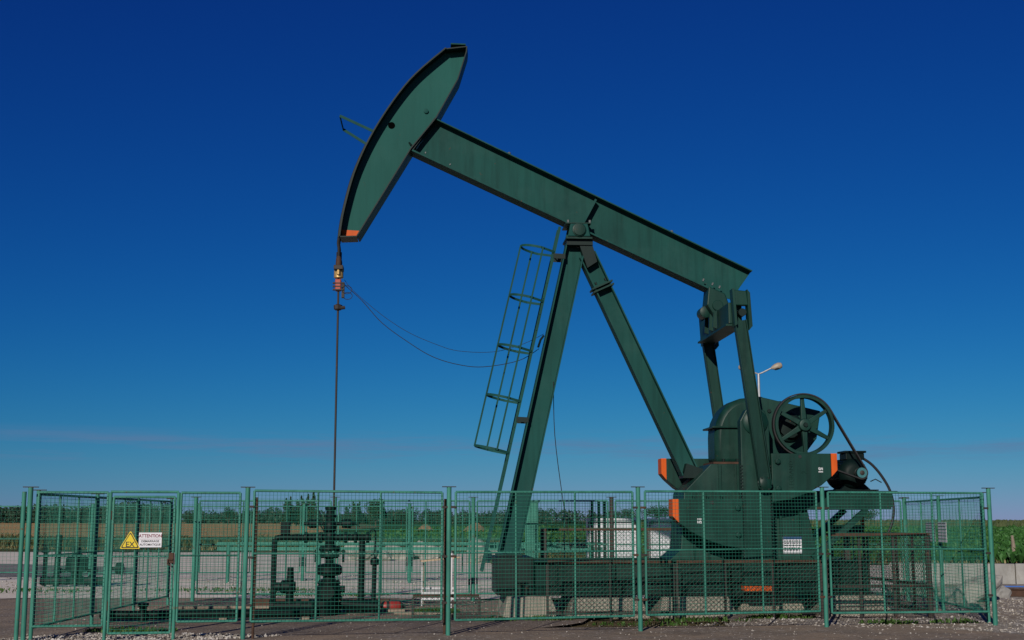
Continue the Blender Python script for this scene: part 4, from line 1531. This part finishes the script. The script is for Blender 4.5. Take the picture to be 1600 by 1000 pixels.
for v in (-0.60, 0.60):
    MB().bb((3.1, v - 0.012, 1.80), (5.50, v + 0.012, 2.094)).build('side_channel', 'green', pl)
    MB().bar((5.05, v, 1.80), (4.05, v, 0.95), 0.10, 0.10).build('brace', 'green', pl)
MB().bb((5.505, -0.585, 1.84), (5.53, 0.585, 2.094)).build('end_channel', 'green', pl)
MB().tube(catmull([(5.10, -0.35, 2.72), (5.26, -0.38, 2.60), (5.42, -0.40, 2.40), (5.555, -0.42, 2.14), (5.61, -0.42, 1.85), (5.58, -0.42, 1.60), (5.50, -0.42, 1.40)], 5), 0.024, 8).build('power_cable', 'black', pj, True)

# --- skid base
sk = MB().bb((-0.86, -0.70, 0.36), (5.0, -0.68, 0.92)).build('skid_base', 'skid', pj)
MB().bb((-0.86, 0.68, 0.36), (5.0, 0.70, 0.92)).build('side_web', 'skid', sk)
for s in (-1, 1):
    for z in (0.335, 0.90):
        MB().bb((-0.88, s * 0.69 - 0.13, z), (5.02, s * 0.69 + 0.13, z + 0.025)).build('side_flange', 'green' if z > .5 else 'deep', sk)
    for k in range(6):
        u = -0.5 + k * 1.0
        MB().bb((u - .012, s * 0.69 - 0.11, 0.362), (u + .012, s * 0.69 + 0.11, 0.898)).build('web_stiffener', 'skid', sk)
for u in (0.3, 1.4, 4.4, 4.95):
    MB().bb((u - .06, -0.67, 0.5), (u + .06, 0.67, 0.88)).build('cross_member', 'deep', sk)
MB().bb((-1.53, -0.74, 0.34), (-0.89, 0.74, 0.98)).build('front_box', 'deep', sk, bevel=0.015)  # front box coloured darker than the skid sides
for v in (-0.745,):
    for u in (-1.46, -1.2, -0.96):
        MB().bb((u - .02, v - 0.02, 0.36), (u + .02, v - .001, 0.95)).build('box_rib', 'deep', sk)

# --- bridle, carrier bar and polished rod
ru = -4.375
bp = [(p[0] - 0.045, p[1]) for p in front[14:]]
for s in (-1, 1):
    pts = [(p[0], s * 0.075, p[1]) for p in bp] + [(ru, s * 0.085, 6.50), (ru, s * 0.09, 6.25)]
    MB().tube(pts, 0.028, 8).build('bridle_rope', 'rope', pj, True)
cbx = MB().bb((ru - 0.085, -0.15, 6.02), (ru + 0.085, 0.15, 6.10)).build('carrier_bar', 'brown', pj, bevel=0.01)
for s in (-1, 1):
    MB().lathe((ru, s * 0.088, 6.10), (0, 0, 1), [(0, .05), (.12, .05), (.17, .03)], 12).build('rope_socket', 'rust', cbx, True)
MB().lathe((ru, 0, 5.88), (0, 0, 1), [(0, .075), (.01, .085), (.16, .085), (.165, .06)], 18).build('load_cell', 'brass', cbx, True)
MB().lathe((ru, 0, 6.10), (0, 0, 1), [(0, .06), (.08, .06), (.1, .05), (.26, .05)], 14).build('rod_nut', 'brown', cbx, True)
MB().lathe((ru, -0.10, 5.93), (0, 0, 1), [(0, .03), (.12, .03)], 10).build('sensor', 'brass', cbx, True)
MB().bb((ru - 0.06, -0.06, 5.64), (ru + 0.05, 0.06, 5.86)).build('rod_clamp', 'redclamp', cbx, bevel=0.02)
for z in (5.66, 5.72, 5.78):
    MB().lathe((ru - 0.1, -0.05, z), (1, 0, 0), [(0, .018), (.2, .018)], 6).build('clamp_bolt', 'brown', cbx)
MB().bb((ru + 0.06, -0.05, 5.52), (ru + 0.11, 0.05, 5.80)).build('bracket', 'brown', cbx)
cbx.location.z = 0.08
rod = MB().tube([(ru, 0, 1.70), (ru, 0, 6.28)], 0.019, 12).build('polished_rod', 'brown', pj, True)
MB().lathe((ru, 0, 5.37), (0, 0, 1), [(0, .05), (.02, .075), (.09, .08), (.11, .04)], 8).build('stop_clamp', 'brown', rod)
MB().lathe((ru + 0.05, -0.03, 5.41), (1, 0, 0.1), [(0, .035), (.08, .03)], 8).build('clamp_lug', 'brown', rod)
MB().tube([(ru - 0.005 + 0.09 * math.cos(a), -0.05, 5.78 + 0.075 * math.sin(a) - 0.02) for a in [k * 0.5236 for k in range(12)]], 0.006, 5, True).build('cable_loop', 'rope', rod, True).location = (0.16, 0, -0.02)
MB().tube([(0.085 * math.cos(a), -0.04, 0.065 * math.sin(a)) for a in [k * 0.5236 for k in range(12)]], 0.006, 5, True).build('cable_loop', 'rope', rod, True).location = (ru + 0.17, 0, 5.63)
MB().tube(catmull([(ru + 0.1, 0, 5.86), (-4.22, 0, 5.80), (-3.95, 0, 5.56), (-3.58, 0, 5.15), (-3.1, 0, 4.80), (-2.66, 0, 4.54), (-2.2, 0, 4.40), (-1.73, 0, 4.36), (-1.09, 0, 4.48), (-0.72, 0, 4.70)], 5), 0.0062, 6).build('sensor_cable', 'rope', pj, True)
MB().tube(catmull([(ru + 0.1, 0.1, 5.95), (-4.1, 0.1, 5.74), (-3.6, 0.1, 5.32), (-3.11, 0.1, 5.0), (-2.6, 0.1, 4.78), (-2.18, 0.1, 4.66), (-1.54, 0.1, 4.65), (-1.0, .1, 4.80), (-0.62, 0.1, 4.99)], 5), 0.0042, 6).build('sensor_cable', 'rope', pj, True)
MB().tube(catmull([(-0.46, -0.02, 4.1), (-0.44, -0.02, 3.13), (-0.31, -0.02, 2.04), (-0.15, -0.02, 0.98)], 4), 0.007, 6).build('sensor_cable', 'rope', pj, True)
MB().tube([(-0.74, -0.05, 4.72), (-0.70, -0.12, 4.85), (-0.64, -0.1, 4.93)], 0.02, 6).build('cable_clip', 'deep', pj, True)

# --- concrete foundation blocks
for i, (u0, u1, v0, v1, h, lab) in enumerate((
        (-1.45, -0.46, -1.02, 0.9, 0.33, 'sloped concrete block under the front leg'), (-0.33, 1.10, -0.95, 0.9, 0.30, 'long concrete block behind the left guard panel'),
        (1.22, 2.62, -0.95, 0.9, 0.31, 'concrete block left of the crank end'), (2.74, 3.98, -0.45, 0.9, 0.30, 'concrete block behind the orange crank end'),
        (4.10, 5.35, -0.95, 0.9, 0.32, 'concrete block under the tail end of the skid'))):
    mb = MB()
    s = 0.10
    mb.add([(u0, v0, -.05), (u1, v0, -.05), (u1, v1, -.05), (u0, v1, -.05), (u0 + s, v0 + .06, h), (u1 - s * 1.6, v0 + .06, h), (u1 - s * 1.6, v1 - .06, h), (u0 + s, v1 - .06, h)],
           [(3, 2, 1, 0), (4, 5, 6, 7), (0, 1, 5, 4), (1, 2, 6, 5), (2, 3, 7, 6), (3, 0, 4, 7)])
    o = mb.build('concrete_block', 'concrete', None, bevel=0.02)
    o.location = PO
    o.rotation_euler = (0, 0, PA)
    tag(o, lab, 'concrete block', 'concrete blocks under the pumpjack')


# ------------------------------------------------------------------ crank guard panels with expanded metal
def expanded(mb, a, b, z0, z1, px=0.085, pz=0.040, r=0.0034):
    a, b = Vector(a), Vector(b)
    L = (b - a).length
    d = (b - a).normalized()
    nr = Vector((-d.y, d.x, 0))
    nx = int(L / px) * 2
    nz_ = int((z1 - z0) / pz)
    for j in range(nz_ + 1):
        zc = z0 + (z1 - z0) * j / nz_
        ring = []
        for i in range(nx + 1):
            z = zc + (pz / 2 if (i + j) % 2 else -pz / 2) * 0.92
            z = min(max(z, z0), z1)
            q = a + d * (L * i / nx)
            ring.append([(q.x, q.y, z + r), (q.x + nr.x * r, q.y + nr.y * r, z - r), (q.x - nr.x * r, q.y - nr.y * r, z - r)])
        vs = [p for t in ring for p in t]
        fs = []
        for i in range(nx):
            o = 3 * i
            fs += [(o, o + 1, o + 4, o + 3), (o + 1, o + 2, o + 5, o + 4), (o + 2, o, o + 3, o + 5)]
        mb.add(vs, fs)


def guard(a, b, z0, z1, label, nv=2, zmid=None, mat='brown'):
    wa, wb_ = Vector(pw(*a)), Vector(pw(*b))
    g = empty('mesh_guard', (wa.x, wa.y, 0))
    q = wb_ - wa
    L = q.length
    d = q.normalized()
    for z in (z0, z1) + ((zmid,) if zmid else ()):
        MB().bar((0, 0, z), (q.x, q.y, z), 0.045, 0.05).build('rail', mat if z < z1 else 'rust', g)
    for k in range(nv + 2):
        p = q * (k / (nv + 1))
        MB().bar((p.x, p.y, -0.03), (p.x, p.y, z1 - 0.027), 0.043, 0.043, (0, 1, 0)).build('upright', mat, g)
    mb = MB()
    n = Vector((-d.y, d.x, 0)) * 0.03
    expanded(mb, n, q + n, z0 + 0.02, z1 - 0.02)
    w = mb.build('expanded_metal', mat, g)
    w['kind'] = 'stuff'
    return tag(g, label, 'guard panel', 'steel guard panels round the cranks')


guard((-0.74, -1.62), (1.36, -1.62), 0.10, 0.93, 'low brown mesh guard panel behind the third front bay', 1)
guard((1.42, -1.62), (3.86, -1.62), 0.10, 0.93, 'low brown mesh guard panel in front of the crank end', 2)
guard((3.95, -1.62), (5.70, -1.62), 0.10, 1.37, 'tall brown mesh guard panel in front of the motor platform', 2, 0.52)
guard((5.76, -1.58), (5.76, 1.45), 0.10, 1.37, 'brown mesh guard panel across the tail end', 3, 0.52)
guard((2.6, 1.55), (5.72, 1.55), 0.10, 1.42, 'rear brown mesh guard panel behind the motor platform', 4)
guard((-0.50, 1.55), (2.5, 1.55), 0.10, 1.44, 'rear brown mesh guard panel in front of the white trailer', 2)
guard((-0.55, 1.50), (-0.55, 0.75), 0.10, 1.44, 'short brown mesh guard panel just right of the front leg', 1)
guard((-2.95, -1.5), (-1.86, -1.5), 0.05, 0.38, 'knee-high brown mesh guard panel left of the front leg', 1)
om = empty('marker_flag', pw(5.62, 1.3, 0))
MB().tube([(0, 0, 0), (0, 0, 1.42)], 0.02, 8).build('stake', 'brown', om, True)
MB().bb((-0.035, -0.012, 1.42), (0.035, 0.012, 1.74)).build('orange_top', 'orange', om)
tag(om, 'slim orange-topped marker behind the motor platform', 'marker')
bx = empty('cable_box', pw(5.25, 1.15, 0))
MB().bb((-0.3, -0.14, 1.36), (0.3, 0.14, 1.50)).build('housing', 'black', bx, bevel=0.01)
MB().bb((-0.05, -0.05, 0), (0.05, 0.05, 1.36)).build('stand', 'brown', bx)
MB().bb((-0.32, -0.16, 1.50), (0.32, 0.16, 1.52)).build('lid', 'black', bx)
tag(bx, 'black cable box on a stand below the hanging motor cable', 'box')

# ------------------------------------------------------------------ wellhead
wx, wy, _ = pw(-4.43, 0)
wh = empty('wellhead', (wx, wy, 0), PA)
tag(wh, 'dark green wellhead with flanges and side pipes under the rod', 'wellhead')
B_ = lambda: MB()


def flange(parent, z, r, t, name='flange', bolts=8, mat='nearblack'):
    o = MB().lathe((0, 0, z), (0, 0, 1), [(0, r * .96), (.01, r), (t - .01, r), (t, r * .96)], 24).build(name, mat, parent, True)
    mb = MB()
    for k in range(bolts):
        a = 2 * PI * k / bolts + 0.2
        mb.lathe((r * .82 * math.cos(a), r * .82 * math.sin(a), z - 0.02), (0, 0, 1), [(0, .016), (t + .05, .016)], 6)
    mb.build('bolts', mat, o)
    return o


MB().lathe((0, 0, -0.05), (0, 0, 1), [(0, .30), (.08, .30), (.10, .21), (.22, .21), (.25, .24)], 28).build('casing_base', 'nearblack', wh, True)
MB().lathe((0, 0, 0.20), (0, 0, 1), [(0, .17), (.05, .20), (.12, .215), (.26, .21), (.32, .17), (.38, .12), (.46, .10)], 28).build('casing_head', 'nearblack', wh, True)
flange(wh, 0.25, 0.235, 0.05)
flange(wh, 0.50, 0.20, 0.05)
MB().lathe((0, 0, 0.64), (0, 0, 1), [(0, .10), (.02, .19), (.06, .225), (.16, .225), (.20, .19), (.22, .09)], 28).build('bonnet', 'nearblack', wh, True)
MB().lathe((0, 0, 0.86), (0, 0, 1), [(0, .075), (.12, .075)], 16).build('spool', 'nearblack', wh, True)
flange(wh, 0.97, 0.17, 0.06)
flange(wh, 1.08, 0.19, 0.06)
MB().lathe((0, 0, 1.12), (0, 0, 1), [(0, .09), (.12, .08), (.16, .10), (.26, .10), (.30, .07)], 18).build('tee_body', 'nearblack', wh, True)
MB().lathe((0, 0, 1.40), (0, 0, 1), [(0, .07), (.03, .11), (.10, .12), (.17, .11), (.20, .08), (.24, .08), (.27, .11), (.30, .11), (.31, .075), (.38, .075), (.40, .10), (.44, .10), (.45, .05)], 20).build('stuffing_box', 'nearblack', wh, True)
MB().tube([(-0.62, 0, 1.31), (0.72, 0, 1.31)], 0.055, 12).build('cross_pipe', 'nearblack', wh, True)
MB().tube(catmull([(-0.6, 0, 1.31), (-0.86, 0, 1.31), (-0.945, 0, 1.28), (-0.965, 0, 1.2), (-0.965, 0, 0.2)], 4), 0.05, 12).build('down_pipe', 'nearblack', wh, True)
for x in (-0.42, -0.16, 0.28, 0.45, 0.66):
    MB().lathe((x - .03, 0, 1.31), (1, 0, 0), [(0, .09), (.01, .095), (.05, .095), (.06, .09)], 16).build('pipe_flange', 'nearblack', wh, True)
MB().bb((-0.86, -0.06, 1.36), (-0.70, 0.06, 1.58)).build('gauge_box', 'nearblack', wh, bevel=0.01)
MB().tube([(0.565, 0.05, 1.28), (0.56, 0.05, 0.02)], 0.055, 12).build('support_pipe', 'nearblack', wh, True)
MB().tube(catmull([(0.68, 0, 1.31), (0.70, 0, 1.42), (0.76, 0, 1.455), (0.80, 0, 1.38), (0.795, 0, 1.2), (0.79, 0, 0.93)], 4), 0.014, 8).build('sample_tube', 'nearblack', wh, True)
MB().tube([(0.79, 0, 0.9), (0.78, 0, 0.03)], 0.042, 10).build('stand_pipe', 'nearblack', wh, True)
MB().lathe((0.79, 0, 0.82), (0, 0, 1), [(0, .03), (.02, .075), (.08, .08), (.12, .07), (.14, .03)], 14).build('valve_ball', 'nearblack', wh, True)
MB().tube([(0.72, 0.0, 1.0), (0.90, -.02, 1.06)], 0.012, 6).build('valve_handle', 'nearblack', wh, True)
for s in (-1, 1):
    MB().lathe((s * .1, -0.02, 1.55), (s, 0, 0), [(0, .03), (.10, .03), (.11, .075), (.26, .08), (.28, .05), (.36, .03)], 14).build('ram_arm', 'nearblack', wh, True)
MB().tube([(0.42, -.02, 1.55), (0.52, -.06, 1.50)], 0.011, 6).build('ram_handle', 'nearblack', wh, True)
MB().tube([(-0.20, -.05, 1.78), (-0.10, -.05, 1.48)], 0.014, 6).build('chain_rod', 'nearblack', wh, True)
MB().tube([(-0.19, -.09, 1.56), (-0.06, -.09, 1.36)], 0.014, 6).build('chain_rod', 'nearblack', wh, True)
MB().lathe((-0.86, 0, 0.46), (1, 0, 0), [(-.12, .05), (-.06, .08), (.02, .08), (.04, .115), (.18, .115), (.2, .08), (.26, .08)], 18).build('gate_valve', 'nearblack', wh, True)
MB().tube([(-0.675, 0, 0.1), (-0.675, 0, 0.80)], [0.075, 0.055], 12).build('valve_stem_pipe', 'nearblack', wh, True)
MB().lathe((-0.675, 0, 0.36), (0, 0, 1), [(0, .06), (.02, .10), (.18, .10), (.20, .06)], 16).build('valve_body', 'nearblack', wh, True)
MB().tube([(-0.99, 0, 0.13), (-0.2, 0, 0.13)], 0.085, 14).build('flow_line', 'nearblack', wh, True)
for x in (-0.98, -0.52, -0.30):
    MB().lathe((x - .04, 0, 0.13), (1, 0, 0), [(0, .12), (.08, .12)], 16).build('pipe_flange', 'nearblack', wh, True)
MB().tube([(0.2, 0, 0.16), (0.9, 0, 0.12)], 0.085, 14).build('flow_line', 'nearblack', wh, True)
MB().lathe((0, -0.2, 0.38), (0, -1, 0), [(0, .08), (.1, .08), (.11, .12), (.16, .12)], 16).build('side_outlet', 'nearblack', wh, True)
MB().lathe((0.18, 0, 0.42), (1, 0, 0), [(0, .06), (.1, .06)], 12).build('side_outlet', 'nearblack', wh, True)
for (x, z) in ((-.24, 0.98), (.24, 0.98)):
    MB().tube([(x, 0, z - .10), (x, 0, z + .12)], 0.022, 8).build('tie_bolt', 'nearblack', wh, True)
# drum-like base casing
MB().lathe((-0.05, -0.32, -0.02), (0, 0, 1), [(0, .22), (.26, .22), (.28, .18)], 24).build('cellar_ring', 'nearblack', wh, True)

# low dark pipe and cable trench stubs on the pad, left of the wellhead
lpz = empty('ground_pipe', (-5.9, 20.6, 0))
MB().tube([(-0.75, 0.6, 0.10), (-0.1, 0.52, 0.10), (2.6, 1.1, 0.10)], 0.07, 12).build('pipe', 'nearblack', lpz, True)
MB().lathe((-0.05, 0.52, 0), (0, 0, 1), [(0, .08), (.05, .06), (.22, .06), (.25, .09), (.29, .09)], 14).build('riser', 'nearblack', lpz, True)
for x, y in ((-0.6, .58), (1.2, .8), (2.5, 1.08)):
    MB().box((x, y, 0.01), (0.12, 0.2, 0.06)).build('sleeper', 'wood', lpz)
tag(lpz, 'low dark pipe lying on the asphalt behind the gate', 'pipe')

# manifold of a second well beyond the left fence
vm = empty('valve_manifold', (-10.9, 32.4, 0))
MB().tube([(-0.72, 0, 0), (-0.72, 0, 0.92)], 0.055, 10).build('riser', 'nearblack', vm, True)
MB().lathe((-0.72, 0, 0.80), (0, 0, 1), [(0, .05), (.02, .10), (.05, .10), (.07, .04), (.16, .03), (.18, .09), (.20, .09)], 14).build('riser_valve', 'nearblack', vm, True)
MB().tube([(-0.42, 0, 0), (-0.40, 0, 1.25)], 0.075, 12).build('riser', 'nearblack', vm, True)
MB().lathe((0.08, 0, 0.1), (0, 0, 1), [(0, .24), (.1, .24), (.14, .14), (.22, .14), (.26, .27), (.58, .27), (.62, .2), (.68, .10), (.82, .09), (.84, .05)], 22).build('valve_body', 'nearblack', vm, True)
MB().lathe((0.35, 0, 0.37), (1, 0, 0), [(0, .04), (.12, .04), (.14, .10), (.16, .10), (.17, .02), (.26, .02)], 12).build('bonnet', 'nearblack', vm, True)
MB().lathe((-0.20, 0, 0.37), (-1, 0, 0), [(0, .04), (.08, .04), (.1, .07), (.2, .02)], 12).build('bonnet', 'nearblack', vm, True)
MB().tube([(-0.8, 0, 0.12), (0.9, 0, 0.12)], 0.10, 14).build('header_pipe', 'nearblack', vm, True)
for x in (-0.42, 0.45, 0.8):
    MB().lathe((x - .04, 0, 0.12), (1, 0, 0), [(0, .16), (.08, .16)], 16).build('pipe_flange', 'nearblack', vm, True)
MB().tube([(0.86, 0, 0.1), (0.87, 0, 0.40), (0.89, 0, 0.75)], 0.065, 10).build('riser', 'nearblack', vm, True)
MB().lathe((0.95, 0, 0.42), (1, 0, 0), [(0, .04), (.1, .04), (.12, .14), (.26, .16), (.30, .06)], 16).build('check_valve', 'nearblack', vm, True)
tag(vm, 'dark green valve manifold seen through the left fence', 'valve manifold')

# white trestle, rusty stand, planks, canister
ts = empty('trestle', (-1.72, 24.9, 0), R(6))
for (x, y, h) in ((0, 0, 0.74), (0.05, 0.5, 0.80), (0.62, 0, 0.70), (0.66, 0.5, 0.86)):
    MB().bar((x, y, 0), (x, y, h), 0.024, 0.024, (0, 1, 0)).build('leg', 'signgrey' if y == 0 and x == 0 else 'wood', ts)
for (z, y) in ((0.13, 0), (0.24, 0.02), (0.30, 0.5)):
    MB().bar((0, y - .03, z), (0.64, y - .03, z), 0.02, 0.038).build('rail', 'white', ts)
MB().bar((-0.02, 0.25, 0.83), (0.74, 0.3, 0.90), 0.20, 0.03).build('plank', 'plank', ts)
tag(ts, 'small white trestle with a plank left of the third post', 'trestle')
sp = MB().bar((-1.14, 24.3, 0), (-1.13, 24.3, 1.0), 0.04, 0.05, (0, 1, 0)).build('white_post', 'white')
tag(sp, 'thin white post just behind the third fence post', 'post')
cn = empty('canister', (-2.15, 23.4, 0), R(12))
MB().lathe((-0.2, 0, 0.09), (1, 0, 0), [(0, .03), (.03, .08), (.05, .09), (.32, .09), (.36, .07), (.38, .03)], 20).build('body', 'red', cn, True)
MB().lathe((0.155, 0, 0.09), (1, 0, 0), [(0, .085), (.03, .075), (.05, .04), (.09, .035)], 16).build('cap', 'black', cn, True)
MB().lathe((-0.1, 0, 0.09), (1, 0, 0), [(0, .094), (.05, .094)], 20).build('band', 'black', cn, True)
tag(cn, 'red canister with black cap lying right of the wellhead', 'canister')
for i, (x, y, a, L, lab) in enumerate(((-2.7, 23.2, 0.2, 1.6, 'loose plank between wellhead and red canister'), (-5.3, 24.2, 0.12, 2.0, 'long loose plank left of the wellhead'), (-1.6, 22.6, -0.3, 0.9, 'short loose plank behind the grass tuft'), (-3.6, 24.7, -0.05, 2.6, 'long dark sleeper behind the wellhead'))):
    mb = MB().bb((-L / 2, -0.06, 0), (L / 2, 0.06, 0.045 if i < 3 else 0.14))
    o = mb.build('plank', 'wood' if i != 3 else 'rust', None, bevel=0.006)
    o.location = (x, y, -0.002)
    o.rotation_euler = (0, 0, a)
    tag(o, lab, 'plank')
